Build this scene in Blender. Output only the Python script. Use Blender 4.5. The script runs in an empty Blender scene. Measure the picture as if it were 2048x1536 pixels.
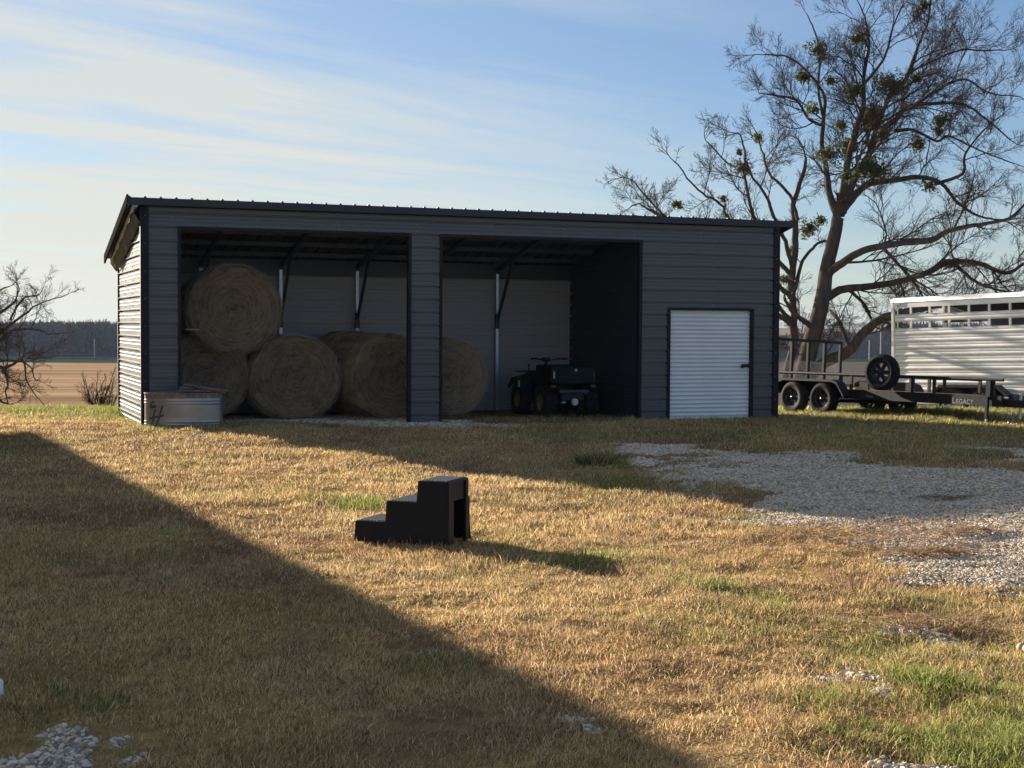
import bpy, math, random
import numpy as np
from mathutils import Vector, Matrix
random.seed(7); np.random.seed(7)
rng = np.random.default_rng(11)
SC = bpy.context.scene
COL = SC.collection
R = math.radians

# ------------------------------------------------------------------ camera
CF, CP, CR, CZ = 2935.7, -0.0392, 0.0059, 1.75      # focal (px of 2048), pitch, roll, eye height
cam_d = bpy.data.cameras.new("camera"); cam = bpy.data.objects.new("camera", cam_d); COL.objects.link(cam)
cam_d.sensor_width = 36.0; cam_d.lens = CF / 2048 * 36.0; cam_d.clip_start = 0.1; cam_d.clip_end = 9000
_c, _s, _cp, _sp = math.cos(CR), math.sin(CR), math.cos(CP), math.sin(CP)
_r = Vector((_c, -_sp * _s, _cp * _s)); _u = Vector((-_s, -_sp * _c, _cp * _c)); _f = Vector((0, _cp, _sp))
M = Matrix.Identity(4)
for i in range(3):
    M[i][0] = _r[i]; M[i][1] = _u[i]; M[i][2] = -_f[i]
M[2][3] = CZ
cam.matrix_world = M
SC.camera = cam

# ------------------------------------------------------------------ light
SUN_AZ, SUN_EL = -42.3, 15.0          # degrees, azimuth from +Y towards +X
SUN_W, SKY_W, EXPO = 5.0, 0.035, 1.60
sd = Vector((math.sin(R(SUN_AZ)) * math.cos(R(SUN_EL)), math.cos(R(SUN_AZ)) * math.cos(R(SUN_EL)), math.sin(R(SUN_EL))))
sl = bpy.data.lights.new("sun", 'SUN'); sl.energy = SUN_W; sl.angle = R(0.55); sl.color = (1.0, 0.87, 0.70)
so = bpy.data.objects.new("sun", sl); COL.objects.link(so)
so.rotation_euler = sd.to_track_quat('Z', 'Y').to_euler(); so.location = (-30, 40, 30)
W = bpy.data.worlds.new("World"); SC.world = W; W.use_nodes = True
nt = W.node_tree; nt.nodes.clear()
def wn(t, **k):
    n = nt.nodes.new(t)
    for a, b in k.items(): setattr(n, a, b)
    return n
sky = wn('ShaderNodeTexSky', sky_type='NISHITA', sun_disc=False)
sky.sun_elevation = R(SUN_EL); sky.sun_rotation = R(SUN_AZ); sky.air_density = 1.0; sky.dust_density = 0.25; sky.ozone_density = 4.0
tc = wn('ShaderNodeTexCoord')
# thin cirrus: noise on the direction projected on a high plane, streaked
sep = wn('ShaderNodeSeparateXYZ'); nt.links.new(tc.outputs['Generated'], sep.inputs[0])
def math_(op, a, b=None, c=None):
    n = wn('ShaderNodeMath', operation=op)
    for i, v in enumerate((a, b, c)):
        if v is None: continue
        if isinstance(v, (int, float)): n.inputs[i].default_value = v
        else: nt.links.new(v, n.inputs[i])
    return n.outputs[0]
zz = math_('ADD', math_('MAXIMUM', sep.outputs[2], 0.0), 0.06)
px = math_('DIVIDE', sep.outputs[0], zz); py = math_('DIVIDE', sep.outputs[1], zz)
cmb = wn('ShaderNodeCombineXYZ'); nt.links.new(px, cmb.inputs[0]); nt.links.new(py, cmb.inputs[1])
mp0 = wn('ShaderNodeMapping'); nt.links.new(cmb.outputs[0], mp0.inputs[0]); mp0.inputs['Rotation'].default_value = (0, 0, R(-38))
mp = wn('ShaderNodeMapping'); nt.links.new(mp0.outputs[0], mp.inputs[0])
mp.inputs['Scale'].default_value = (0.30, 1.05, 1)
mp.inputs['Location'].default_value = (1.3, 0.35, 0)
nz = wn('ShaderNodeTexNoise'); nz.inputs['Scale'].default_value = 1.0; nz.inputs['Detail'].default_value = 7; nz.inputs['Roughness'].default_value = 0.64; nz.inputs['Distortion'].default_value = 0.5
nt.links.new(mp.outputs[0], nz.inputs['Vector'])
mp2 = wn('ShaderNodeMapping'); nt.links.new(cmb.outputs[0], mp2.inputs[0]); mp2.inputs['Scale'].default_value = (0.16, 0.2, 1); mp2.inputs['Location'].default_value = (4.1, 2.2, 0)
nz2 = wn('ShaderNodeTexNoise'); nz2.inputs['Scale'].default_value = 1.0; nz2.inputs['Detail'].default_value = 3
nt.links.new(mp2.outputs[0], nz2.inputs['Vector'])
rmp = wn('ShaderNodeMapRange'); nt.links.new(nz.outputs[0], rmp.inputs[0]); rmp.inputs[1].default_value = 0.40; rmp.inputs[2].default_value = 0.66
# clouds thicken towards the sun side (left)
side = wn('ShaderNodeMapRange'); nt.links.new(sep.outputs[0], side.inputs[0]); side.inputs[1].default_value = 0.20; side.inputs[2].default_value = -0.22; side.inputs[3].default_value = 0.18; side.inputs[4].default_value = 1.0
rm2 = wn('ShaderNodeMapRange'); nt.links.new(nz2.outputs[0], rm2.inputs[0]); rm2.inputs[1].default_value = 0.3; rm2.inputs[2].default_value = 0.65; rm2.inputs[3].default_value = 0.35
cl = math_('MULTIPLY', math_('MULTIPLY', rmp.outputs[0], side.outputs[0]), rm2.outputs[0])
cl = math_('MULTIPLY', cl, 1.05)
veil = math_('MULTIPLY', math_('EXPONENT', math_('MULTIPLY', math_('MAXIMUM', sep.outputs[2], 0.0), -9.0)), 0.62)
veil = math_('MULTIPLY', veil, math_('ADD', math_('MULTIPLY', side.outputs[0], .65), .45))
lft = math_('MULTIPLY', side.outputs[0], .24)
cl = math_('MINIMUM', math_('ADD', math_('ADD', cl, veil), lft), 0.92)
mix = wn('ShaderNodeMix', data_type='RGBA'); nt.links.new(cl, mix.inputs[0]); tint = wn('ShaderNodeMix', data_type='RGBA', blend_type='MULTIPLY'); tint.inputs[0].default_value = 1; tint.inputs[7].default_value = (.86, .99, 1.17, 1); nt.links.new(sky.outputs[0], tint.inputs[6]); nt.links.new(tint.outputs[2], mix.inputs[6])
mix.inputs[7].default_value = (7.0, 7.2, 6.7, 1)
wrm = wn('ShaderNodeMix', data_type='RGBA'); wrm.inputs[6].default_value = (8.2, 7.9, 6.7, 1); wrm.inputs[7].default_value = (6.9, 7.2, 6.9, 1); wz = wn('ShaderNodeMapRange'); nt.links.new(sep.outputs[2], wz.inputs[0]); wz.inputs[1].default_value = 0.0; wz.inputs[2].default_value = 0.16; nt.links.new(wz.outputs[0], wrm.inputs[0]); nt.links.new(wrm.outputs[2], mix.inputs[7])
bg = wn('ShaderNodeBackground'); bg.inputs[1].default_value = SKY_W; nt.links.new(mix.outputs[2], bg.inputs[0])
wo = wn('ShaderNodeOutputWorld'); nt.links.new(bg.outputs[0], wo.inputs[0])
SC.view_settings.view_transform = 'Standard'; SC.view_settings.look = 'None'; SC.view_settings.gamma = 1.0
SC.view_settings.exposure = EXPO

# ------------------------------------------------------------------ pixel -> point helpers
def ray(u, v):
    a, b = u - 1024, v - 768
    a, b = _c * a + _s * b, -_s * a + _c * b
    x, y2 = a / CF, -b / CF
    return (x, _cp * 1 - _sp * y2, _cp * y2 + _sp)      # X, Y(depth), Z
def at(u, v, y):
    r = ray(u, v); t = y / r[1]; return Vector((r[0] * t, y, CZ + r[2] * t))
def gnd(u, v, z=-0.03):
    r = ray(u, v); t = (z - CZ) / r[2]; return (r[0] * t, r[1] * t)

# ------------------------------------------------------------------ generic helpers
def tag(o, label=None, cat=None, group=None, kind=None):
    if label: o['label'] = label
    if cat: o['category'] = cat
    if group: o['group'] = group
    if kind: o['kind'] = kind
    return o
def empty(name, loc=(0, 0, 0), rz=0, label=None, cat=None, group=None, rot=None):
    o = bpy.data.objects.new(name, None); COL.objects.link(o); o.location = loc
    o.rotation_euler = rot if rot else (0, 0, rz); o.empty_display_size = 0.2
    return tag(o, label, cat, group)
class MB:
    """collects shapes, then links them as ONE mesh object"""
    def __init__(s): s.v = []; s.f = []; s.m = []; s.sm = []
    def add(s, vs, fs, mi=0, smooth=False, mat=None):
        b = len(s.v)
        for p in vs:
            p = Vector(p)
            if mat: p = mat @ p
            s.v.append(tuple(p))
        for f in fs: s.f.append([b + i for i in f]); s.m.append(mi); s.sm.append(smooth)
    def box(s, x0, x1, y0, y1, z0, z1, mi=0, mat=None, bev=0.0):
        if bev > 0:
            b = min(bev, (x1-x0)/2.01, (y1-y0)/2.01, (z1-z0)/2.01)
            vs = []; idx = {}
            for ix, X in enumerate((x0, x1)):
                for iy, Y in enumerate((y0, y1)):
                    for iz, Z in enumerate((z0, z1)):
                        dx = b if ix == 0 else -b; dy = b if iy == 0 else -b; dz = b if iz == 0 else -b
                        idx[(ix,iy,iz,0)] = len(vs); vs.append((X, Y+dy, Z+dz))
                        idx[(ix,iy,iz,1)] = len(vs); vs.append((X+dx, Y, Z+dz))
                        idx[(ix,iy,iz,2)] = len(vs); vs.append((X+dx, Y+dy, Z))
            fs = []
            for i in (0, 1):
                q = [idx[(i,0,0,0)], idx[(i,1,0,0)], idx[(i,1,1,0)], idx[(i,0,1,0)]]; fs.append(q if i else q[::-1])
                q = [idx[(0,i,0,1)], idx[(1,i,0,1)], idx[(1,i,1,1)], idx[(0,i,1,1)]]; fs.append(q[::-1] if i else q)
                q = [idx[(0,0,i,2)], idx[(1,0,i,2)], idx[(1,1,i,2)], idx[(0,1,i,2)]]; fs.append(q if i else q[::-1])
            for a in (0, 1):
                for c in (0, 1):
                    fs.append([idx[(a,c,0,0)], idx[(a,c,1,0)], idx[(a,c,1,1)], idx[(a,c,0,1)]])
                    fs.append([idx[(a,0,c,0)], idx[(a,1,c,0)], idx[(a,1,c,2)], idx[(a,0,c,2)]])
                    fs.append([idx[(0,a,c,1)], idx[(1,a,c,1)], idx[(1,a,c,2)], idx[(0,a,c,2)]])
            for k in [(a,c,d) for a in (0,1) for c in (0,1) for d in (0,1)]:
                fs.append([idx[k+(0,)], idx[k+(1,)], idx[k+(2,)]])
            s.add(vs, fs, mi, False, mat); return
        vs = [(x, y, z) for x in (x0, x1) for y in (y0, y1) for z in (z0, z1)]
        s.add(vs, [(0,1,3,2),(4,6,7,5),(0,4,5,1),(2,3,7,6),(0,2,6,4),(1,5,7,3)], mi, False, mat)
    def tube(s, pts, rad, n=8, mi=0, smooth=True, caps=True, mat=None):
        pts = [Vector(p) for p in pts]; k = len(pts)
        if not hasattr(rad, '__len__'): rad = [rad] * k
        vs = []; fs = []; prev = None
        for i in range(k):
            d = (pts[min(i+1, k-1)] - pts[max(i-1, 0)])
            if d.length < 1e-9: d = Vector((0, 0, 1))
            d.normalize()
            a = prev if prev is not None else (Vector((0, 0, 1)) if abs(d.z) < 0.9 else Vector((1, 0, 0)))
            a = (a - d * a.dot(d))
            if a.length < 1e-6: a = d.orthogonal()
            a.normalize(); b = d.cross(a); prev = a
            for j in range(n):
                t = 2 * math.pi * (j + .5) / n
                vs.append(pts[i] + (a * math.cos(t) + b * math.sin(t)) * rad[i])
        for i in range(k - 1):
            for j in range(n):
                fs.append((i*n+j, i*n+(j+1) % n, (i+1)*n+(j+1) % n, (i+1)*n+j))
        s.add(vs, fs, mi, smooth, mat)
        if caps:
            s.add(vs[:n], [tuple(range(n))[::-1]], mi, False, mat); s.add(vs[-n:], [tuple(range(n))], mi, False, mat)
    def bar(s, a, b, w, h, mi=0, mat=None):
        """rectangular bar from a to b; w sideways, h up"""
        a = Vector(a); b = Vector(b); d = (b - a); L = d.length; d.normalize()
        up = Vector((0, 0, 1)) if abs(d.z) < 0.95 else Vector((0, 1, 0))
        x = d.cross(up).normalized(); y = x.cross(d)
        vs = []
        for p in (a, b):
            for i, j in ((-1,-1),(1,-1),(1,1),(-1,1)): vs.append(p + x*(w/2*i) + y*(h/2*j))
        s.add(vs, [(0,3,2,1),(4,5,6,7),(0,1,5,4),(1,2,6,5),(2,3,7,6),(3,0,4,7)], mi, False, mat)
    def lathe(s, prof, n=24, mi=0, smooth=True, mat=None, sx=1, sy=1):
        """prof: list of (r, z) about Z"""
        vs = []; fs = []; k = len(prof)
        for r, z in prof:
            for j in range(n):
                t = 2*math.pi*j/n; vs.append((r*math.cos(t)*sx, r*math.sin(t)*sy, z))
        for i in range(k-1):
            for j in range(n): fs.append((i*n+j, i*n+(j+1) % n, (i+1)*n+(j+1) % n, (i+1)*n+j))
        s.add(vs, fs, mi, smooth, mat)
    def prism(s, poly, y0, y1, mi=0, mat=None, smooth=False):
        """poly in (x, z) extruded along y"""
        n = len(poly); vs = [(x, y0, z) for x, z in poly] + [(x, y1, z) for x, z in poly]
        fs = [tuple(range(n)), tuple(range(2*n-1, n-1, -1))]
        s.add(vs, fs, mi, False, mat)
        s.add(vs, [(i, n+i, n+(i+1) % n, (i+1) % n) for i in range(n)], mi, smooth, mat)
    def build(s, name, mats, parent=None, loc=None, rot=None):
        me = bpy.data.meshes.new(name); me.from_pydata(s.v, [], s.f)
        if not isinstance(mats, (list, tuple)): mats = [mats]
        for m in mats: me.materials.append(m)
        me.polygons.foreach_set('material_index', s.m); me.polygons.foreach_set('use_smooth', s.sm)
        me.validate(); me.update()
        o = bpy.data.objects.new(name, me); COL.objects.link(o)
        if parent: o.parent = parent
        if loc is not None: o.location = loc
        if rot is not None: o.rotation_euler = rot
        return o
def np_mesh(name, V, F, mats, col=None, smooth=False, parent=None, mi=None):
    """V (n,3), F (m,3 or 4), col (n,3) point colours"""
    me = bpy.data.meshes.new(name); V = np.asarray(V, np.float32); F = np.asarray(F, np.int32)
    me.vertices.add(len(V)); me.vertices.foreach_set('co', V.ravel())
    k = F.shape[1]; me.loops.add(F.size); me.loops.foreach_set('vertex_index', F.ravel())
    me.polygons.add(len(F)); me.polygons.foreach_set('loop_start', np.arange(0, F.size, k, dtype=np.int32))
    me.polygons.foreach_set('loop_total', np.full(len(F), k, np.int32))
    me.polygons.foreach_set('use_smooth', np.full(len(F), smooth, bool))
    if mi is not None: me.polygons.foreach_set('material_index', np.asarray(mi, np.int32))
    if not isinstance(mats, (list, tuple)): mats = [mats]
    for m in mats: me.materials.append(m)
    if col is not None:
        a = me.color_attributes.new('col', 'FLOAT_COLOR', 'POINT')
        c4 = np.ones((len(V), 4), np.float32); c4[:, :3] = col; a.data.foreach_set('color', c4.ravel())
    me.update(calc_edges=True)
    o = bpy.data.objects.new(name, me); COL.objects.link(o)
    if parent: o.parent = parent
    return o

# ------------------------------------------------------------------ materials
def mat(name, col, rough=.6, metal=0., var=.12, ns=4., bump=0., bs=40., stretch=(1, 1, 1), spec=.5, coat=0., attr=False, transl=0., col2=None, coord='Object'):
    m = bpy.data.materials.new(name); m.use_nodes = True; t = m.node_tree; N = t.nodes; L = t.links
    b = N['Principled BSDF']; b.inputs['Roughness'].default_value = rough; b.inputs['Metallic'].default_value = metal
    b.inputs['Specular IOR Level'].default_value = spec; b.inputs['Coat Weight'].default_value = coat; b.inputs['Coat Roughness'].default_value = .25
    tcn = N.new('ShaderNodeTexCoord'); mpn = N.new('ShaderNodeMapping'); mpn.inputs['Scale'].default_value = stretch
    L.new(tcn.outputs[coord], mpn.inputs[0])
    no = N.new('ShaderNodeTexNoise'); no.inputs['Scale'].default_value = ns; no.inputs['Detail'].default_value = 5; L.new(mpn.outputs[0], no.inputs['Vector'])
    mx = N.new('ShaderNodeMix'); mx.data_type = 'RGBA'
    rm = N.new('ShaderNodeMapRange'); L.new(no.outputs[0], rm.inputs[0]); rm.inputs[1].default_value = .3; rm.inputs[2].default_value = .7; L.new(rm.outputs[0], mx.inputs[0])
    if attr:
        an = N.new('ShaderNodeAttribute'); an.attribute_name = 'col'
        h1 = N.new('ShaderNodeMix'); h1.data_type = 'RGBA'; h1.blend_type = 'MULTIPLY'; h1.inputs[0].default_value = 1
        L.new(an.outputs['Color'], h1.inputs[6])
        mx.inputs[6].default_value = (1-var,)*3 + (1,); mx.inputs[7].default_value = (1+var,)*3 + (1,)
        L.new(mx.outputs[2], h1.inputs[7]); co = h1.outputs[2]
    else:
        c2 = col2 if col2 else tuple(min(1, c*(1+var)) for c in col)
        mx.inputs[6].default_value = tuple(c*(1-var) for c in col) + (1,); mx.inputs[7].default_value = tuple(c2) + (1,); co = mx.outputs[2]
    L.new(co, b.inputs['Base Color'])
    if rough < .7 and rough > .05:
        rr = N.new('ShaderNodeMapRange'); L.new(no.outputs[0], rr.inputs[0]); rr.inputs[3].default_value = rough*.8; rr.inputs[4].default_value = min(1, rough*1.2); L.new(rr.outputs[0], b.inputs['Roughness'])
    if bump > 0:
        n2 = N.new('ShaderNodeTexNoise'); n2.inputs['Scale'].default_value = bs; n2.inputs['Detail'].default_value = 4; L.new(mpn.outputs[0], n2.inputs['Vector'])
        bn = N.new('ShaderNodeBump'); bn.inputs['Strength'].default_value = bump; bn.inputs['Distance'].default_value = .02; L.new(n2.outputs[0], bn.inputs['Height']); L.new(bn.outputs[0], b.inputs['Normal'])
    if transl > 0:
        tr = N.new('ShaderNodeBsdfTranslucent'); L.new(co, tr.inputs[0]); ms = N.new('ShaderNodeMixShader'); ms.inputs[0].default_value = transl
        L.new(b.outputs[0], ms.inputs[1]); L.new(tr.outputs[0], ms.inputs[2]); L.new(ms.outputs[0], N['Material Output'].inputs[0])
    return m
m_side = mat('siding', (.076, .082, .092), .36, 0, .10, 1.6, .22, 1.5, spec=.5, stretch=(.4, 1, 3))
m_sidein = mat('siding_inside', (.27, .25, .24), .5, 0, .08, 1.5, stretch=(.4, 1, 3))
m_trim = mat('trim_black', (.012, .014, .018), .6, 0, .1, 3, spec=.2)
m_roof = mat('roof_sheet', (.03, .036, .048), .5, 0, .12, 2, spec=.3)
m_rake = mat('rake_paint', (.03, .032, .031), .9, 0, .12, 2, spec=0.)
m_purl = mat('purlin_steel', (.07, .08, .095), .55, .2)
m_galv = mat('galvanized', (.40, .42, .44), .38, .85, .2, 18, .05, 30)
m_screw = mat('screw', (.45, .45, .45), .4, .9)
m_screwd = mat('screw_dark', (.03, .03, .03), .4, .3)
m_door = mat('door_white', (.72, .73, .73), .4, 0, .05, 2)
m_blackm = mat('black_paint', (.012, .013, .016), .5, .0, .3, 8, spec=.25)
m_plast = mat('black_plastic', (.007, .007, .009), .5, 0, .2, 30, .12, 160)
m_plastg = mat('worn_plastic', (.15, .15, .155), .5, 0, .3, 40)
m_plast.node_tree.nodes['Principled BSDF'].inputs['Specular IOR Level'].default_value = .22
m_tyre = mat('rubber', (.014, .014, .016), .85, 0, .3, 20, .2, 60, spec=.12)
m_tyrew = mat('rubber_dusty', (.045, .042, .038), .85, 0, .3, 14, spec=.15)
m_rimb = mat('rim_dark', (.04, .045, .055), .35, .6, .2, 12)
m_rims = mat('rim_silver', (.62, .62, .62), .25, .95, .1, 12)
m_alu = mat('aluminium', (.84, .84, .82), .42, .45, .12, 3, .08, 12, stretch=(.3, 1, 1))
m_alud = mat('aluminium_frame', (.80, .79, .75), .4, .35, .06, 5)
m_int = mat('trailer_inside', (.30, .30, .32), .6, .3)
m_lumber = mat('lumber', (.55, .33, .13), .7, 0, .2, 6, stretch=(.5, 6, 6))
m_deck = mat('deck_boards', (.32, .20, .10), .8, 0, .3, 5, stretch=(1, 8, 1))
m_oldwood = mat('old_wood', (.16, .13, .115), .85, 0, .35, 4, .3, 30, stretch=(1, 10, 10))
m_green = mat('green_plastic', (.003, .010, .009), .6, 0, .2, 8, spec=.15)
m_yel = mat('yellow_rim', (.12, .09, .02), .45, 0, .15, 9)
m_red = mat('red_lens', (.12, .012, .012), .2, 0, .1, 10)
m_white = mat('white_plastic', (.78, .79, .80), .35, 0, .05, 8)
m_label = mat('white_paper', (.62, .66, .66), .5, 0, .08, 30)
m_letter = mat('letter_grey', (.30, .33, .36), .5, 0, .05, 30)
m_letterk = mat('letter_black', (.02, .02, .02), .5, 0, .05, 30)
m_rust = mat('rusty_steel', (.17, .10, .075), .8, 0, .3, 12, .1, 40, col2=(.26, .20, .17))
m_bark = mat('bark', (.080, .070, .062), .95, 0, .35, 9, .9, 30, stretch=(1, 1, .25), spec=0.0)
m_twig = mat('twigs', (.075, .056, .045), .9, 0, .3, 2, spec=0.0)
m_mist = mat('mistletoe_leaf', (.085, .095, .04), .6, 0, .45, 3, transl=.3, spec=.2)
m_woods = mat('far_wood', (.1, .1, .1), .95, 0, .25, .08, attr=True, spec=0.0)
m_ground = mat('ground_mix', (.2, .2, .2), .95, 0, .3, 12, .8, 55, attr=True, spec=0.0)
m_grass = mat('grass_blades', (.2, .2, .2), .75, 0, .12, 3, attr=True, transl=.42, spec=.12)
m_stone = mat('limestone', (.5, .5, .5), .85, 0, .12, 20, attr=True, spec=.2)
m_field = mat('stubble_field', (.27, .165, .085), .95, 0, .30, .16, stretch=(.12, .8, 1), col2=(.42, .29, .17), spec=0.0)
m_plough = mat('ploughed_field', (.085, .07, .06), .95, 0, .15, .03, stretch=(.25, 1.6, 1), spec=0.0)
m_strip = mat('winter_wheat', (.025, .05, .025), .95, 0, .2, .05, spec=0.0)
m_road = mat('gravel_road', (.25, .24, .23), .9, 0, .1, .1, spec=0.0)
m_farg = mat('far_pasture', (.20, .15, .095), .95, 0, .25, .01, spec=0.0)
m_house = mat('house_siding', (.62, .60, .56), .7, 0, .06, 2)
m_shingle = mat('shingles', (.09, .085, .08), .9, 0, .3, 12, .3, 20)
m_glass = mat('window_glass', (.03, .04, .05), .08, 0, .1, 1)
m_bone = mat('bone', (.50, .38, .24), .6, 0, .15, 14, .15, 40)
m_wind = mat('dark_gap', (.02, .022, .03), .5, 0)

# hay: concentric layers round the bale axis (object Y)
def hay(name, a, b, seed):
    m = bpy.data.materials.new(name); m.use_nodes = True; t = m.node_tree; N = t.nodes; L = t.links
    bs = N['Principled BSDF']; bs.inputs['Roughness'].default_value = .95; bs.inputs['Specular IOR Level'].default_value = .1
    tcn = N.new('ShaderNodeTexCoord'); sp = N.new('ShaderNodeSeparateXYZ'); L.new(tcn.outputs['Object'], sp.inputs[0])
    def mt(op, x, y=None):
        n = N.new('ShaderNodeMath'); n.operation = op
        for i, v in enumerate((x, y)):
            if v is None: continue
            if isinstance(v, (int, float)): n.inputs[i].default_value = v
            else: L.new(v, n.inputs[i])
        return n.outputs[0]
    x, y, z = sp.outputs; r = mt('SQRT', mt('ADD', mt('MULTIPLY', x, x), mt('MULTIPLY', z, z))); an = mt('ARCTAN2', z, x)
    rr = mt('ADD', mt('MULTIPLY', r, 26.0), mt('MULTIPLY', an, .4))
    cb = N.new('ShaderNodeCombineXYZ'); L.new(rr, cb.inputs[0]); L.new(mt('MULTIPLY', mt('COSINE', an), 1.7), cb.inputs[1]); L.new(mt('MULTIPLY', mt('SINE', an), 1.7), cb.inputs[2])
    n1 = N.new('ShaderNodeTexNoise'); n1.noise_dimensions = '4D'; n1.inputs['W'].default_value = seed; n1.inputs['Scale'].default_value = 1.0; n1.inputs['Detail'].default_value = 6; n1.inputs['Roughness'].default_value = .7; L.new(cb.outputs[0], n1.inputs['Vector'])
    n2 = N.new('ShaderNodeTexNoise'); n2.noise_dimensions = '4D'; n2.inputs['W'].default_value = seed + 3; n2.inputs['Scale'].default_value = 5; n2.inputs['Detail'].default_value = 8; L.new(tcn.outputs['Object'], n2.inputs['Vector'])
    rmn = N.new('ShaderNodeMapRange'); L.new(mt('ADD', mt('MULTIPLY', n1.outputs[0], .65), mt('MULTIPLY', n2.outputs[0], .35)), rmn.inputs[0]); rmn.inputs[1].default_value = .36; rmn.inputs[2].default_value = .64
    mx = N.new('ShaderNodeMix'); mx.data_type = 'RGBA'; L.new(rmn.outputs[0], mx.inputs[0]); mx.inputs[6].default_value = a + (1,); mx.inputs[7].default_value = b + (1,)
    L.new(mx.outputs[2], bs.inputs['Base Color'])
    bn = N.new('ShaderNodeBump'); bn.inputs['Strength'].default_value = .9; bn.inputs['Distance'].default_value = .03; L.new(rmn.outputs[0], bn.inputs['Height']); L.new(bn.outputs[0], bs.inputs['Normal'])
    return m
m_hay = hay('hay', (.048, .032, .021), (.33, .23, .135), 1.0)
m_hay2 = hay('hay_pale', (.052, .036, .024), (.37, .265, .16), 5.0)
m_straw = mat('straw', (.26, .19, .13), .9, 0, .3, 20)

# ------------------------------------------------------------------ terrain
_lat = rng.random((6, 256, 256))
def vnoise(x, y, s, k=0):
    x = np.asarray(x, float) * s + 37.3 * k; y = np.asarray(y, float) * s + 11.7 * k
    xi = np.floor(x).astype(int); yi = np.floor(y).astype(int); fx = x - xi; fy = y - yi
    fx = fx*fx*(3-2*fx); fy = fy*fy*(3-2*fy); g = _lat[k % 6]
    a = g[xi & 255, yi & 255]; b = g[(xi+1) & 255, yi & 255]; c = g[xi & 255, (yi+1) & 255]; d = g[(xi+1) & 255, (yi+1) & 255]
    return (a*(1-fx)+b*fx)*(1-fy) + (c*(1-fx)+d*fx)*fy - .5
def sstep(a, b, x):
    t = np.clip((x-a)/(b-a), 0, 1); return t*t*(3-2*t)
YAW, SX, SY = .3692, -6.14, 24.3646
CYW, SYW = math.cos(YAW), math.sin(YAW)
def height(x, y, detail=True):
    x = np.asarray(x, float); y = np.asarray(y, float)
    z = -.05 + .09*sstep(14, 24, y) - .07*sstep(-2, 6, x)*sstep(17, 26, y)
    z = z + .10*np.exp(-((x-2.7)**2/2.6 + (y-25.6)**2/.6)) + .05*np.exp(-((x-4.2)**2/6 + (y-24.6)**2/3))
    k = sstep(-7, 8, x); y0 = 28.8 + 2.6*k; sl_ = .115 - .062*k
    y0 = y0 - .8*sstep(1, 6, x); sl_ = sl_ + .006*sstep(1, 6, x); d = np.maximum(y-y0, 0); fall = -sl_*d*d/(d+2.5)
    z = z + np.maximum(fall, -10) 
    far = sstep(620, 1500, y); z = z + far*12.2*(.75+.25*np.sin(x*.004+1)) + sstep(1500, 2600, y)*2
    n = .10*vnoise(x, y, .22, 0) + .055*vnoise(x, y, .7, 1)
    if detail: n = n + .050*vnoise(x, y, 2.1, 2)*sstep(45, 20, y) + .026*vnoise(x, y, 6.0, 3)*sstep(35, 15, y) + .012*vnoise(x, y, 15., 4)*sstep(22, 9, y)
    ins_s = (x-SX)*CYW + (y-SY)*SYW; ins_d = -(x-SX)*SYW + (y-SY)*CYW
    flat = sstep(-.5, .1, ins_s)*sstep(12.7, 12.1, ins_s)*sstep(-.5, .1, ins_d)*sstep(4.2, 3.5, ins_d)
    return z + n*(1-.8*flat)*np.clip(1-(y-60)/100, 0.15, 1)
def hz(x, y): return float(height(np.array([x]), np.array([y]))[0])

# gravel mask: soft blobs given as (u, v, ru(px), rv(px), strength) on the ground
GB = []
for u, v, ru, rv in [(1330,905,110,10),(1480,925,150,16),(1620,935,130,22),(1500,955,200,22),(1700,960,200,30),(1850,975,200,32),(2000,985,180,38),(2150,1000,200,60),(1640,985,120,16),
    (1800,1020,170,28),(1950,1050,170,42),(2080,1080,180,60),(1990,1110,110,30),(1900,1100,170,40),(2050,1150,120,30),(1950,1140,120,24),(1850,1060,230,50),(1720,1040,160,30),(1700,1020,160,30),(1950,1030,200,50),(1960,1120,200,50),(1620,1010,80,12),(1700,1015,90,16),(1600,1005,60,10),(1400,975,60,8),(1270,925,60,9),(1300,960,30,5),
    (1440,1035,90,6),(1560,1038,60,6),(1990,905,70,9),(2040,930,40,8),(1700,1005,160,15),
    (560,846,110,9),(700,850,120,9),(830,856,130,8),(960,858,110,6),(480,850,40,8),(880,866,60,4),(1000,856,60,4),
    (400,885,28,6),(60,1490,75,70),(-30,1500,90,90),(250,1440,30,10),(280,1480,70,16),(1760,1345,50,22),(1730,1362,45,16),(1820,1238,45,10),(1860,1275,80,9),(1990,1290,40,8),
    (1780,1510,130,18),(1900,1525,160,22),(2030,1530,140,18),(1680,1525,70,14),(1130,1478,60,7),(1180,1500,40,6)]:
    ru *= .93; gx, gy = gnd(u, v); gx2, _ = gnd(u+ru, v); _, gya = gnd(u, v-rv); _, gyb = gnd(u, v+rv)
    GB.append((gx, gy, abs(gx2-gx), max(.5*abs(gya-gyb), .08)))
def gravel(x, y):
    m = np.full_like(x, -1.2)
    wx = x + .5*vnoise(x, y, 1.1, 1) + .25*vnoise(x, y, 3.3, 2); wy = y + .9*vnoise(x, y, .9, 3) + .4*vnoise(x, y, 3.1, 4)
    for gx, gy, ax, ay in GB:
        m = np.maximum(m, 1.25 - ((wx-gx)/ax)**2*.9 - ((wy-gy)/ay)**2*.9)
    m = m + 1.1*vnoise(x, y, 1.6, 5) + .9*vnoise(x, y, 5, 0)
    return np.clip((m-.0)*1.05, 0, 1)**1.2
GR = []   # green patches (u, v, radius m, strength)
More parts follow.
